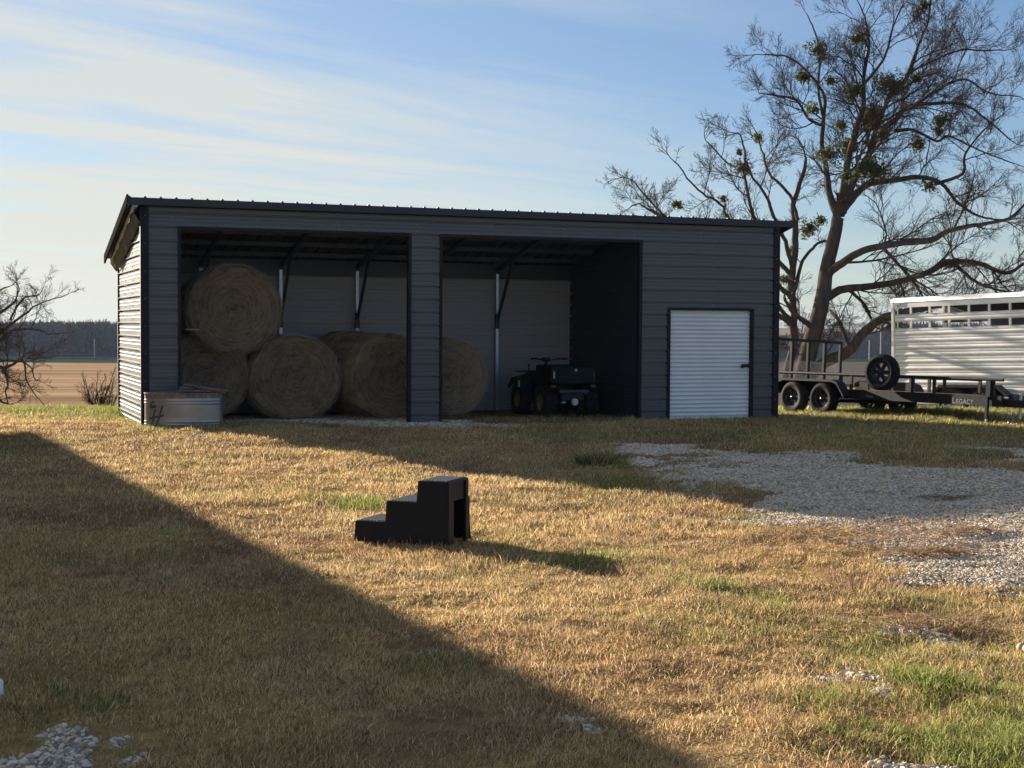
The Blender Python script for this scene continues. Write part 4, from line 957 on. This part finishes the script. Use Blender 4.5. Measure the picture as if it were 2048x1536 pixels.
mb = MB(); mb.tube([(0, 1.42, .80), (0, 1.34, 1.05)], .03, 8); mb.tube([(-.38, 1.16, 1.12), (-.2, 1.30, 1.11), (0, 1.36, 1.07), (.2, 1.30, 1.11), (.38, 1.16, 1.12)], .014, 8)
for q in (-1, 1): mb.tube([(q*.38, 1.16, 1.12), (q*.28, 1.23, 1.115)], .022, 8); mb.bar((q*.34, 1.25, 1.13), (q*.20, 1.34, 1.13), .02, .012)
mb.box(-.10, .10, 1.30, 1.42, 1.06, 1.14, bev=.03); mb.tube([(-.3, 1.5, .80), (-.33, 1.42, .97)], .014, 6); mb.tube([(-.33, 1.42, .97), (-.335, 1.41, 1.0)], .025, 8); mb.build('handlebar', m_blackm, atv)
mb = MB()
for x_ in (-.3, -.1, .1, .3): mb.tube([(x_, 1.55, .86), (x_, 2.05, .84)], .011, 6)
for y_ in (1.55, 1.8, 2.05): mb.tube([(-.38, y_, .855), (.38, y_, .855)], .012, 6)
mb.build('front_rack', m_blackm, atv)
mb = MB(); mb.add([(-.566, 1.30, .56), (-.566, 1.40, .56), (-.566, 1.40, .69), (-.566, 1.30, .69)], [(3, 2, 1, 0)]); mb.add([(-.569, 1.30, .56), (-.569, 1.40, .56), (-.569, 1.40, .69), (-.569, 1.30, .69)], [(3, 2, 1, 0)]); mb.build('sticker', m_label, atv)
mb = MB(); mb.tube([(.0, -.02, .33), (.0, -.13, .33)], .045, 12); mb.tube([(0, -.05, .33), (0, -.1, .33)], .065, 12); mb.box(-.24, -.16, -.035, -.025, .31, .335); mb.build('winch', m_galv, atv)
mb = MB(); mb.box(-.30, .30, -.06, .0, .50, .56, bev=.01); mb.tube([(-.18, -.04, .52), (.14, -.04, .52)], .035, 8); mb.tube([(0.14, -.04, .52), (.26, -.05, .47)], .02, 8); mb.build('rear_bumper', m_rimb, atv)

# ------------------------------------------------------------------ bare trees
def limb_path(px, y0, dy):
    """px: traced points (u, v, width px); own depth per point wobbling by dy metres"""
    n = len(px); P_ = []; Rr = []
    for i, (u, v, w) in enumerate(px):
        y = y0 + dy*(i/(n-1) if n > 1 else 0)
        P_.append(at(u, v, y)); Rr.append(w*.32/CF*y)
    return P_, Rr
class Tree:
    def __init__(s, seed, twig_min=.0052): s.rnd = random.Random(seed); s.big = MB(); s.tv = []; s.tf = []; s.tips = []; s.tw = twig_min
    def smooth(s, P_, Rr, sub):
        Q = []; W_ = []
        n = len(P_)
        for i in range(n-1):
            p0, p1, p2, p3 = P_[max(i-1, 0)], P_[i], P_[i+1], P_[min(i+2, n-1)]
            for k in range(sub):
                t = k/sub; q = .5*((2*p1)+(p2-p0)*t+(2*p0-5*p1+4*p2-p3)*t*t+(3*p1-p0-3*p2+p3)*t**3)
                Q.append(q); W_.append(Rr[i]*(1-t)+Rr[i+1]*t)
        Q.append(P_[-1]); W_.append(Rr[-1]); return Q, W_
    def limb(s, P_, Rr, n=9, jit=.03, lv=0, dens=1.0, L0=2.2, sub=5):
        P_ = [P_[0]]+[p+Vector((s.rnd.gauss(0, jit*3), s.rnd.gauss(0, jit*5), s.rnd.gauss(0, jit*3))) for p in P_[1:]]
        P_, Rr = s.smooth(P_, Rr, sub)
        P_ = [P_[0]]+[p+Vector((s.rnd.gauss(0, jit), s.rnd.gauss(0, jit), s.rnd.gauss(0, jit)))*.35 for p in P_[1:]]
        s.big.tube(P_, Rr, n, caps=True)
        s.sides(P_, Rr, lv, dens, L0)
        return P_
    def sides(s, P_, Rr, lv, dens, L0, start=.12):
        n = len(P_); rnd = s.rnd
        total = sum((P_[i+1]-P_[i]).length for i in range(n-1)); acc = 0
        for i in range(1, n):
            seg = (P_[i]-P_[i-1]); sl_ = seg.length; acc += sl_; f = acc/total
            if f < start: continue
            k = dens*sl_*(1.0 if lv == 0 else 1.6); cnt = int(k)+(rnd.random() < k-int(k))
            for _ in range(cnt):
                d = seg.normalized(); o = Vector((rnd.gauss(0, 1), rnd.gauss(0, 1), rnd.gauss(0, 1))); o = (o-d*o.dot(d)).normalized()
                dirn = (d*.65+o*.85+Vector((0, 0, .20))).normalized()
                L_ = L0*(.45+.8*rnd.random())*(1.15-.55*f); r_ = min(Rr[i]*.6, .010+.013*L_)
                s.grow(P_[i-1]+(P_[i]-P_[i-1])*rnd.random(), dirn, L_, r_, lv+1)
        s.grow(P_[-1], (P_[-1]-P_[-2]).normalized(), L0*.55, Rr[-1], lv+1)
    def grow(s, p, d, L_, r, lv):
        rnd = s.rnd; nseg = 6 if lv <= 1 else (5 if lv == 2 else 3)
        P_ = [p]; Rr = [r]; q = p.copy(); dd = d.copy(); curl = Vector((rnd.gauss(0, .10), rnd.gauss(0, .10), rnd.gauss(.02, .09)))
        for k in range(nseg):
            jj = .16 if lv <= 1 else .10; dd = (dd+curl+Vector((rnd.gauss(0, jj), rnd.gauss(0, jj), rnd.gauss(.02, jj)))).normalized()
            q = q+dd*L_/nseg; P_.append(q.copy()); Rr.append(max(r*(1-(k+1)/nseg*.75), s.tw*.6))
        s.tube3(P_, Rr)
        if lv < 4 and L_ > .16:
            nk = {1: 9, 2: 7, 3: 4}[lv]; nk = max(2, int(nk*min(1.3, .5+L_/ (1.6/lv))))
            for j in range(nk):
                f = .18+.8*(j+rnd.random())/nk; i = min(int(f*nseg), nseg-1); b = P_[i]+(P_[i+1]-P_[i])*(f*nseg-i)
                t = (P_[i+1]-P_[i]).normalized(); o = Vector((rnd.gauss(0, 1), rnd.gauss(0, 1), rnd.gauss(0, 1))); o = (o-t*o.dot(t)).normalized()
                s.grow(b, (t*.85+o*.62+Vector((0, 0, .06))).normalized(), L_*(.30+.28*rnd.random())*(1.15-.45*f), max(Rr[i]*.6, s.tw), lv+1)
        else: s.tips.append(P_[-1])
    def tube3(s, P_, Rr):
        base = len(s.tv); a = Vector((.3, .9, .1)); n = len(P_)
        for i in range(n):
            d = (P_[min(i+1, n-1)]-P_[max(i-1, 0)]).normalized(); x = d.cross(a)
            if x.length < 1e-3: x = d.orthogonal()
            x.normalize(); y = d.cross(x)
            for k in range(3):
                t = 2.0944*k; s.tv.append(tuple(P_[i]+(x*math.cos(t)+y*math.sin(t))*Rr[i]))
        for i in range(n-1):
            for k in range(3): s.tf.append((base+i*3+k, base+i*3+(k+1) % 3, base+(i+1)*3+(k+1) % 3, base+(i+1)*3+k))
def clump(c, r, n, seed, flat=1.):
    rr = np.random.default_rng(seed); m = 9; sc = rr.normal(0, 1, (m, 3)); sc /= np.linalg.norm(sc, axis=1)[:, None]; sc = sc*r*(.3+.5*rr.random((m, 1)))*np.array([1.1, 1, flat]); w_ = rr.integers(0, m, n); f_ = rr.random((n, 1))**.7; P0 = np.array(c)+sc[w_]*f_*1.5+rr.normal(0, .13, (n, 3)).clip(-.2, .2)*r*(.6+2.0*f_)
    L_ = .025+.04*rr.random((n, 1)); d = rr.normal(0, 1, (n, 3)); d /= np.linalg.norm(d, axis=1)[:, None]; e = np.cross(d, rr.normal(0, 1, (n, 3))); e /= np.linalg.norm(e, axis=1)[:, None]
    V = np.stack([P0-d*L_, P0+e*L_*.35, P0+d*L_, P0-e*L_*.45], 1).reshape(-1, 3); return V, np.arange(4*n).reshape(-1, 4)
def make_tree(name, base, label, cat, tr, mist, ydep, parts=('trunk', 'crown'), group=None):
    e = empty(name, base, 0, label, cat, group); off = Vector(base)
    tr.big.v = [tuple(Vector(p)-off) for p in tr.big.v]; tr.big.build(parts[0], m_bark, e)
    V = np.array(tr.tv)-np.array(base); o = np_mesh(parts[1], V, np.array(tr.tf), m_twig, parent=e)
    for i, (u, v, rp_, y) in enumerate(mist):
        c = at(u, v, y); V, F = clump(c-off, rp_/CF*y, int(40+rp_*rp_*1.0), i+5, .85)
        np_mesh('mistletoe', V, F, m_mist, parent=e)
    return e
ty0 = 38.0
T1_ = Tree(3, .0042)
trunk = [(1588,846,80),(1598,790,62),(1612,710,54),(1634,620,48),(1652,540,43),(1664,480,40),(1676,430,36)]
T1_.limb(*limb_path(trunk, ty0, 0), n=14, jit=.015, dens=.25, L0=1.2)
def LB_(pts, dy, dens=1.5, L0=2.0, y0=ty0): T1_.limb(*limb_path(pts, y0, dy), n=8, jit=.016, dens=dens*1.55, L0=L0*.95)
LB_([(1676,432,28),(1664,390,22),(1652,340,18),(1643,290,15),(1645,240,13),(1640,190,10),(1618,150,8),(1580,118,6),(1525,112,4)], 1.8)
LB_([(1643,250,10),(1620,235,9),(1590,205,7),(1555,190,6),(1520,185,3)], -2.0, 1.6, 1.6, ty0+.9)
LB_([(1645,230,10),(1637,170,8),(1640,110,7),(1630,60,5),(1610,30,3)], 1.2, 1.6, 1.6, ty0+.8)
LB_([(1680,432,30),(1688,380,25),(1700,320,21),(1712,260,17),(1728,210,14),(1727,150,12),(1738,90,9),(1730,40,6),(1722,5,4)], -2.4)
LB_([(1727,170,10),(1760,120,8),(1790,60,6),(1800,10,4)], -1.6, 1.6, 1.7, ty0-1)
LB_([(1684,425,30),(1706,370,26),(1730,310,22),(1758,270,20),(1790,240,17),(1822,215,14),(1870,205,11),(1925,215,8),(1975,240,6),(2020,280,4)], 2.2)
LB_([(1740,290,18),(1760,230,15),(1782,190,13),(1812,150,11),(1835,95,9),(1850,45,7),(1868,0,5)], -2.6)
LB_([(1812,150,9),(1860,120,7),(1910,105,6),(1965,95,5),(2020,100,3)], 2.0, 1.6, 1.7, ty0-.8)
LB_([(1822,215,10),(1870,180,8),(1930,160,7),(1980,180,5),(2040,190,3)], -2.2, 1.6, 1.8, ty0+1)
LB_([(1690,415,26),(1715,385,23),(1745,368,20),(1790,358,18),(1840,357,15),(1885,372,12),(1915,405,10),(1955,430,7),(2010,440,5)], 2.6)
LB_([(1870,368,12),(1920,350,10),(1940,310,8),(1960,270,6),(1990,240,4)], -1.8, 1.6, 1.7, ty0+1)
LB_([(1790,262,12),(1830,262,10),(1870,285,8),(1900,270,7),(1960,300,5),(2030,330,4)], -2.0, 1.6, 1.7)
LB_([(1655,548,29),(1685,525,25),(1730,507,22),(1790,492,19),(1850,478,20),(1900,462,16),(1960,448,12),(2010,430,9),(2060,405,6)], -3.0)
LB_([(1640,605,29),(1680,588,26),(1730,574,23),(1790,555,20),(1850,540,18),(1900,524,18),(1955,528,15),(2005,545,12),(2050,520,9),(2100,500,6)], 3.2)
LB_([(1905,524,14),(1950,560,10),(1990,580,8),(2040,590,6)], -1.4, 1.6, 1.4, ty0+1.6)
LB_([(1604,775,44),(1640,735,38),(1690,703,34),(1725,672,31),(1760,645,28),(1795,628,25),(1850,610,21),(1920,600,16),(1990,604,11)], -1.6, 1.1, 1.5)
LB_([(1625,655,20),(1600,640,16),(1585,625,12),(1570,600,9)], -1.2, 1.3, 1.2)
LB_([(1770,500,12),(1800,540,9),(1835,585,7),(1850,620,5)], 1.5, 1.6, 1.3, ty0-1)
LB_([(1698,690,14),(1672,640,11),(1655,612,8)], .8, 1.2, 1.0)
LB_([(1700,582,12),(1735,610,9),(1745,650,7)], .9, 1.4, 1.0, ty0+.5)
mist1 = [(1607,152,20,39),(1640,98,22,37.4),(1712,178,26,37),(1782,172,38,37.2),(1745,235,34,37),(1735,330,36,37.5),(1700,290,26,38.4),(1885,240,22,37.5),(1875,262,14,37.4),(1860,372,16,39),(1712,80,14,36),(1848,12,14,35.5),(1655,310,26,37),(1623,221,18,38.4),(1832,155,12,36.8),(1660,160,14,37.6),(1755,345,26,37.2),(1840,290,18,38.6),(1900,530,12,40),(1762,270,20,38),(1690,355,14,37),(1680,250,12,36.8)]
b0 = at(1588, 846, ty0)
make_tree('bare_tree', (b0.x, b0.y, b0.z), 'tall spreading leafless tree with clumps of mistletoe behind the parked trailers', 'tree', T1_, mist1, ty0)
T2_ = Tree(9)
y2 = 40.5
T2_.limb(*limb_path([(1572,846,34),(1576,780,30),(1580,690,27),(1584,620,24),(1588,560,22),(1590,500,20),(1594,450,20),(1602,400,16),(1612,350,12),(1608,310,8)], y2, .5), n=10, jit=.03, dens=1.0, L0=1.5)
def L2(pts, dy, dens=1.5, L0=1.6): T2_.limb(*limb_path(pts, y2, dy), n=7, jit=.04, dens=dens, L0=L0)
L2([(1588,540,16),(1565,480,13),(1545,430,11),(1520,380,9),(1500,340,7),(1480,300,5),(1462,270,4)], -1.5)
L2([(1590,560,16),(1548,500,13),(1515,450,12),(1503,390,10),(1490,340,7),(1450,310,6),(1412,290,4)], 2.2)
L2([(1584,600,15),(1520,520,12),(1460,460,10),(1420,410,8),(1380,375,6),(1345,340,4)], -2)
L2([(1582,640,15),(1500,540,12),(1400,470,10),(1350,435,8),(1310,405,6),(1265,370,4)], 1.5)
L2([(1582,650,14),(1480,560,12),(1380,480,9),(1330,440,7),(1290,415,5),(1240,408,3)], -2.5)
L2([(1596,440,12),(1570,400,10),(1540,360,8),(1525,300,6),(1515,260,4)], 1)
L2([(1584,600,14),(1604,540,11),(1630,500,9),(1650,470,6)], 1.5, 1.2, 1.2)
make_tree('bare_tree', tuple(at(1572, 846, y2)), 'slender leafless tree leaning left behind the right end of the shed roof', 'tree', T2_, [(1354,408,15,41),(1490,335,22,41.5),(1517,272,14,40.5),(1445,398,10,40),(1478,305,9,41),(1620,455,26,41),(1585,500,12,41),(1570,560,16,41),(1640,440,14,41)], y2)
# tree at the far left, trunk just out of frame
T3_ = Tree(21, .0042); y3 = 41.
T3_.limb(*limb_path([(-70,880,50),(-66,800,42),(-58,730,36),(-50,690,32)], y3, 0), n=10, jit=.02, dens=.4, L0=1.)
def L3(pts, dy, dens=2.6, L0=1.15): T3_.limb(*limb_path([(u, v, w*.62) for u, v, w in pts], y3, dy), n=7, jit=.03, dens=dens, L0=L0)
L3([(-50,695,24),(-10,665,20),(20,640,15),(55,620,11),(85,612,7),(115,600,5)], -1)
L3([(-52,690,24),(-20,640,17),(5,610,13),(25,590,9),(45,575,5)], 1)
L3([(-50,700,22),(0,690,17),(30,668,13),(60,655,9),(100,655,6),(120,662,4)], 1.5)
L3([(-55,720,22),(-20,728,17),(5,745,13),(25,765,10),(30,790,8),(15,808,5)], -1)
L3([(-50,715,20),(0,722,16),(35,735,11),(60,760,8),(80,790,5)], 1)
L3([(0,720,12),(30,720,10),(55,740,7),(70,765,5)], -.5)
L3([(-54,690,20),(-40,630,14),(-20,590,10),(0,575,6)], 0)
L3([(-56,760,18),(-20,790,13),(5,800,10),(30,812,6)], .6)
L3([(20,640,12),(45,605,9),(70,590,6),(90,580,3)], 1.4)
make_tree('bare_tree', tuple(at(-70, 880, y3)), 'leafless tree at the far left edge with branches drooping over the tan field', 'tree', T3_, [], y3)
# shrub by the shed corner
T4_ = Tree(33, .004); y4 = 37.; sb = at(205, 850, y4)
for k in range(24):
    u0 = 205+random.uniform(-12, 12); u1 = 205+random.uniform(-42, 38); v1 = random.uniform(752, 790)
    T4_.limb(*limb_path([(u0, 850, 4), ((u0*1.4+u1)/2.4, 815, 3), (u1, v1+8, 1.6)], y4, random.uniform(-.5, .5)), n=5, jit=.02, dens=4.5, L0=.42, sub=3)
make_tree('bare_shrub', tuple(sb), 'small leafless brown shrub against the back left corner of the shed', 'shrub', T4_, [], y4, ('stems', 'twigs'))

# ------------------------------------------------------------------ fences
def fence(pts, h, label, m):
    e = empty('pipe_fence', pts[0], 0, label, 'fence'); o = Vector(pts[0]); mb = MB()
    tops = [Vector(p) for p in pts]
    mb.tube([p-o for p in tops], .034, 8); mb.tube([p-o-Vector((0, 0, .14 if h > 1 else .4)) for p in tops], .016, 6); mb.build('rail', m, e)
    for a, b in zip(tops, tops[1:]):
        n = max(1, round((b-a).length/3.2))
        for k in range(n+1):
            p_ = a+(b-a)*k/n-o; q = MB(); q.tube([p_-Vector((0, 0, 2.6)), p_], .036, 8); q.build('post', m, e)
ml = mat('pipe_dark', (.03, .03, .033), .5, .4)
fence([tuple(at(-120, 818, 50)), tuple(at(245, 817, 50))], 1.3, 'low dark pipe fence running along the field edge left of the shed', ml)
fence([tuple(at(1600, 741, 52)), tuple(at(1800, 751, 50))], .9, 'thin grey pipe fence behind the black trailer', m_galv)

# ------------------------------------------------------------------ far things
def pole(u, v0, v1, y, w, label, arm=False):
    a = at(u, v1, y); b = at(u, v0, y); e = empty('utility_pole', tuple(a), 0, label, 'pole'); mb = MB(); mb.tube([(0, 0, -1), (0, 0, b.z-a.z)], [w, w*.7], 8); mb.build('shaft', mat('pole_grey', (.36, .34, .32), .8), e)
    if arm: mb = MB(); mb.bar((-1.1, 0, b.z-a.z-.6), (1.1, 0, b.z-a.z-.6), .16, .16); mb.build('crossarm', m_oldwood, e)
pole(189, 678, 717, 500, .22, 'thin grey pole standing before the woods left of the shed')
pole(1738, 680, 757, 330, .17, 'thin pale pole in the field, left of the two near the silver trailer')
pole(1761, 662, 729, 515, .26, 'thin pale pole before the woods, right of the two near the silver trailer', True)
pole(207, 638, 655, 1400, .8, 'distant pole on the skyline, left of the close pair'); pole(212, 638, 655, 1400, .8, 'distant pole on the skyline, right of the close pair')
def woods(name, label, n, fx, y0, y1, hfn, seed, k=62):
    rr = np.random.default_rng(seed); Vs = []; Cs = []
    y = y0+(y1-y0)*rr.random(n); x = fx(rr.random(n), y); z = height(x, y, False); H = hfn(x, y)*(.72+.38*rr.random(n))
    tone = (.75+.5*rr.random((n, 1)))*np.where(rr.random((n, 1)) < .12, np.array([[.07, .085, .05]]), np.array([[.125, .10, .085]]))
    # per tree: crown radius
    Rc = H*.33
    th = rr.random((n, k))*6.283; q = np.sqrt(rr.random((n, k))); t = rr.random((n, k))**.8
    shape = np.sin(np.pi*np.clip(.12+.80*t, 0, 1))**.7
    bx_ = x[:, None]+np.cos(th)*q*Rc[:, None]*shape; by_ = y[:, None]+np.sin(th)*q*Rc[:, None]*shape; bz_ = z[:, None]+H[:, None]*(.06+.86*t)
    L_ = H[:, None]*(.08+.12*rr.random((n, k))); dx = np.cos(th)*.55+rr.normal(0, .35, (n, k)); dz = .8+rr.normal(0, .3, (n, k)); w = .10+.30*rr.random((n, k))
    P0 = np.stack([bx_-w, by_, bz_], -1); P1 = np.stack([bx_+w, by_+w*.5, bz_], -1); P2 = np.stack([bx_+dx*L_, by_+rr.normal(0, .3, (n, k))*L_, bz_+dz*L_], -1)
    V = np.stack([P0, P1, P2], 2).reshape(-1, 3); C = np.repeat(tone[:, None], k*3, 1).reshape(-1, 3)*(.8+.4*rr.random((n*k, 1))).repeat(3, 0)
    tag(np_mesh(name, V, np.arange(len(V)).reshape(-1, 3), m_woods, C), label, 'woods', kind='stuff')
woods('woods', 'dark leafless woods along the valley left of the shed', 1500, lambda r, y: y*(-.46+.24*r), 514, 640, lambda x, y: 11.5+0*x, 3, 90)
woods('woods', 'dark leafless woods beyond the ploughed field behind the trailers', 1300, lambda r, y: y*(.14+.26*r), 526, 640, lambda x, y: 9.2+3.4*sstep(.25, .262, x/y)+.8*np.sin(x*.05), 4, 80)
woods('woods', 'thin line of trees on the far skyline', 1200, lambda r, y: y*(-.45+.9*r), 1250, 1700, lambda x, y: 7.+0*x, 5, 24)

# ------------------------------------------------------------------ house whose shadow falls over the yard
def house():
    e0 = Vector((-18.35, 34.9)); e1 = Vector((-8.85, 15.2)); d = (e0-e1).normalized(); inw = Vector((-d.y, d.x)) if (-d.y) < 0 else Vector((d.y, -d.x))
    L_ = (e0-e1).length; H = 4.45; Wd = 9.; ang = math.atan2(d.y, d.x)
    h = empty('farmhouse', (e1.x, e1.y, -.05), ang, 'pale farmhouse outside the left edge of the picture whose shadow falls on the grass', 'house')
    # local x along the eave, local y inward (left)
    mb = MB(); wl = .35
    mb.box(.3, L_-.3, wl, Wd-wl, -.3, H-.12); g = H-.12; rz = H+1.15
    mb.prism([(0, 0)], 0, 1) if False else None
    for xx in (.3, L_-.3): mb.add([(xx, wl, g), (xx, Wd-wl, g), (xx, Wd/2, rz-.15)], [(0, 1, 2)])
    mb.build('walls', m_house, h)
    mb = MB()
    for y0_, y1_ in ((0, Wd/2), (Wd, Wd/2)): mb.add([(0, y0_, H), (L_, y0_, H), (L_, y1_, rz), (0, y1_, rz), (0, y0_, H-.14), (L_, y0_, H-.14), (L_, y1_, rz-.14), (0, y1_, rz-.14)], [(0,1,2,3),(4,7,6,5),(0,4,5,1),(1,5,6,2),(0,3,7,4)])
    mb.build('roof', m_shingle, h)
    for k in range(4):
        x_ = 2.5+k*4.8; mb = MB(); mb.box(x_, x_+1.2, wl-.04, wl+.02, 1.0, 2.5); f_ = mb.build('window', m_white, h)
        mb = MB(); mb.box(x_+.06, x_+1.14, wl-.046, wl-.041, 1.06, 2.44); mb.build('pane', m_glass, f_)
house()
# white pipe at the lower left edge, chew bone at the right edge
p_ = gnd(-9, 1385); zz_ = hz(*p_); mb = MB(); e = empty('cleanout_pipe', (p_[0], p_[1], zz_), 0, 'white plastic pipe cap at the lower left edge above the stones', 'pipe')
mb.tube([(0, 0, -.1), (0, 0, .02)], .030, 20); mb.build('pipe', m_white, e)
mb = MB(); mb.lathe([(.037, .012), (.037, .072), (.033, .082), (.026, .086), (0, .086)], 24, 0, True); mb.build('cap', m_white, e)
p_ = gnd(2050, 1288); zz_ = hz(*p_); e = empty('chew_bone', (p_[0], p_[1], zz_+.03), .5, 'tan knobbly dog chew bone lying in the grass at the right edge', 'dog chew'); mb = MB()
mb.tube([(0, 0, .01), (.05, .0, .012), (.13, 0, .012), (.18, 0, .012)], [.020, .016, .016, .02], 14)
for x_ in (-.005, .185):
    for y_ in (-.020, .022):
        mb.lathe([(0, -.026), (.016, -.021), (.025, -.008), (.026, .004), (.02, .017), (.010, .024), (0, .026)], 16, 0, True, Matrix.Translation((x_, y_, .012)))
mb.build('knuckle', m_bone, e)

# ------------------------------------------------------------------ haze
mh = bpy.data.materials.new('air'); mh.use_nodes = True; t_ = mh.node_tree; t_.nodes.clear()
pv = t_.nodes.new('ShaderNodeVolumePrincipled'); pv.inputs['Color'].default_value = (.50, .68, 1, 1); pv.inputs['Density'].default_value = .00011; pv.inputs['Anisotropy'].default_value = .0
ot = t_.nodes.new('ShaderNodeOutputMaterial'); t_.links.new(pv.outputs[0], ot.inputs['Volume'])
mb = MB(); mb.box(-4300, 4300, -40, 2700, -12.2, 30.0); tag(mb.build('haze', mh), 'thin bluish haze over the valley', 'haze', kind='stuff')
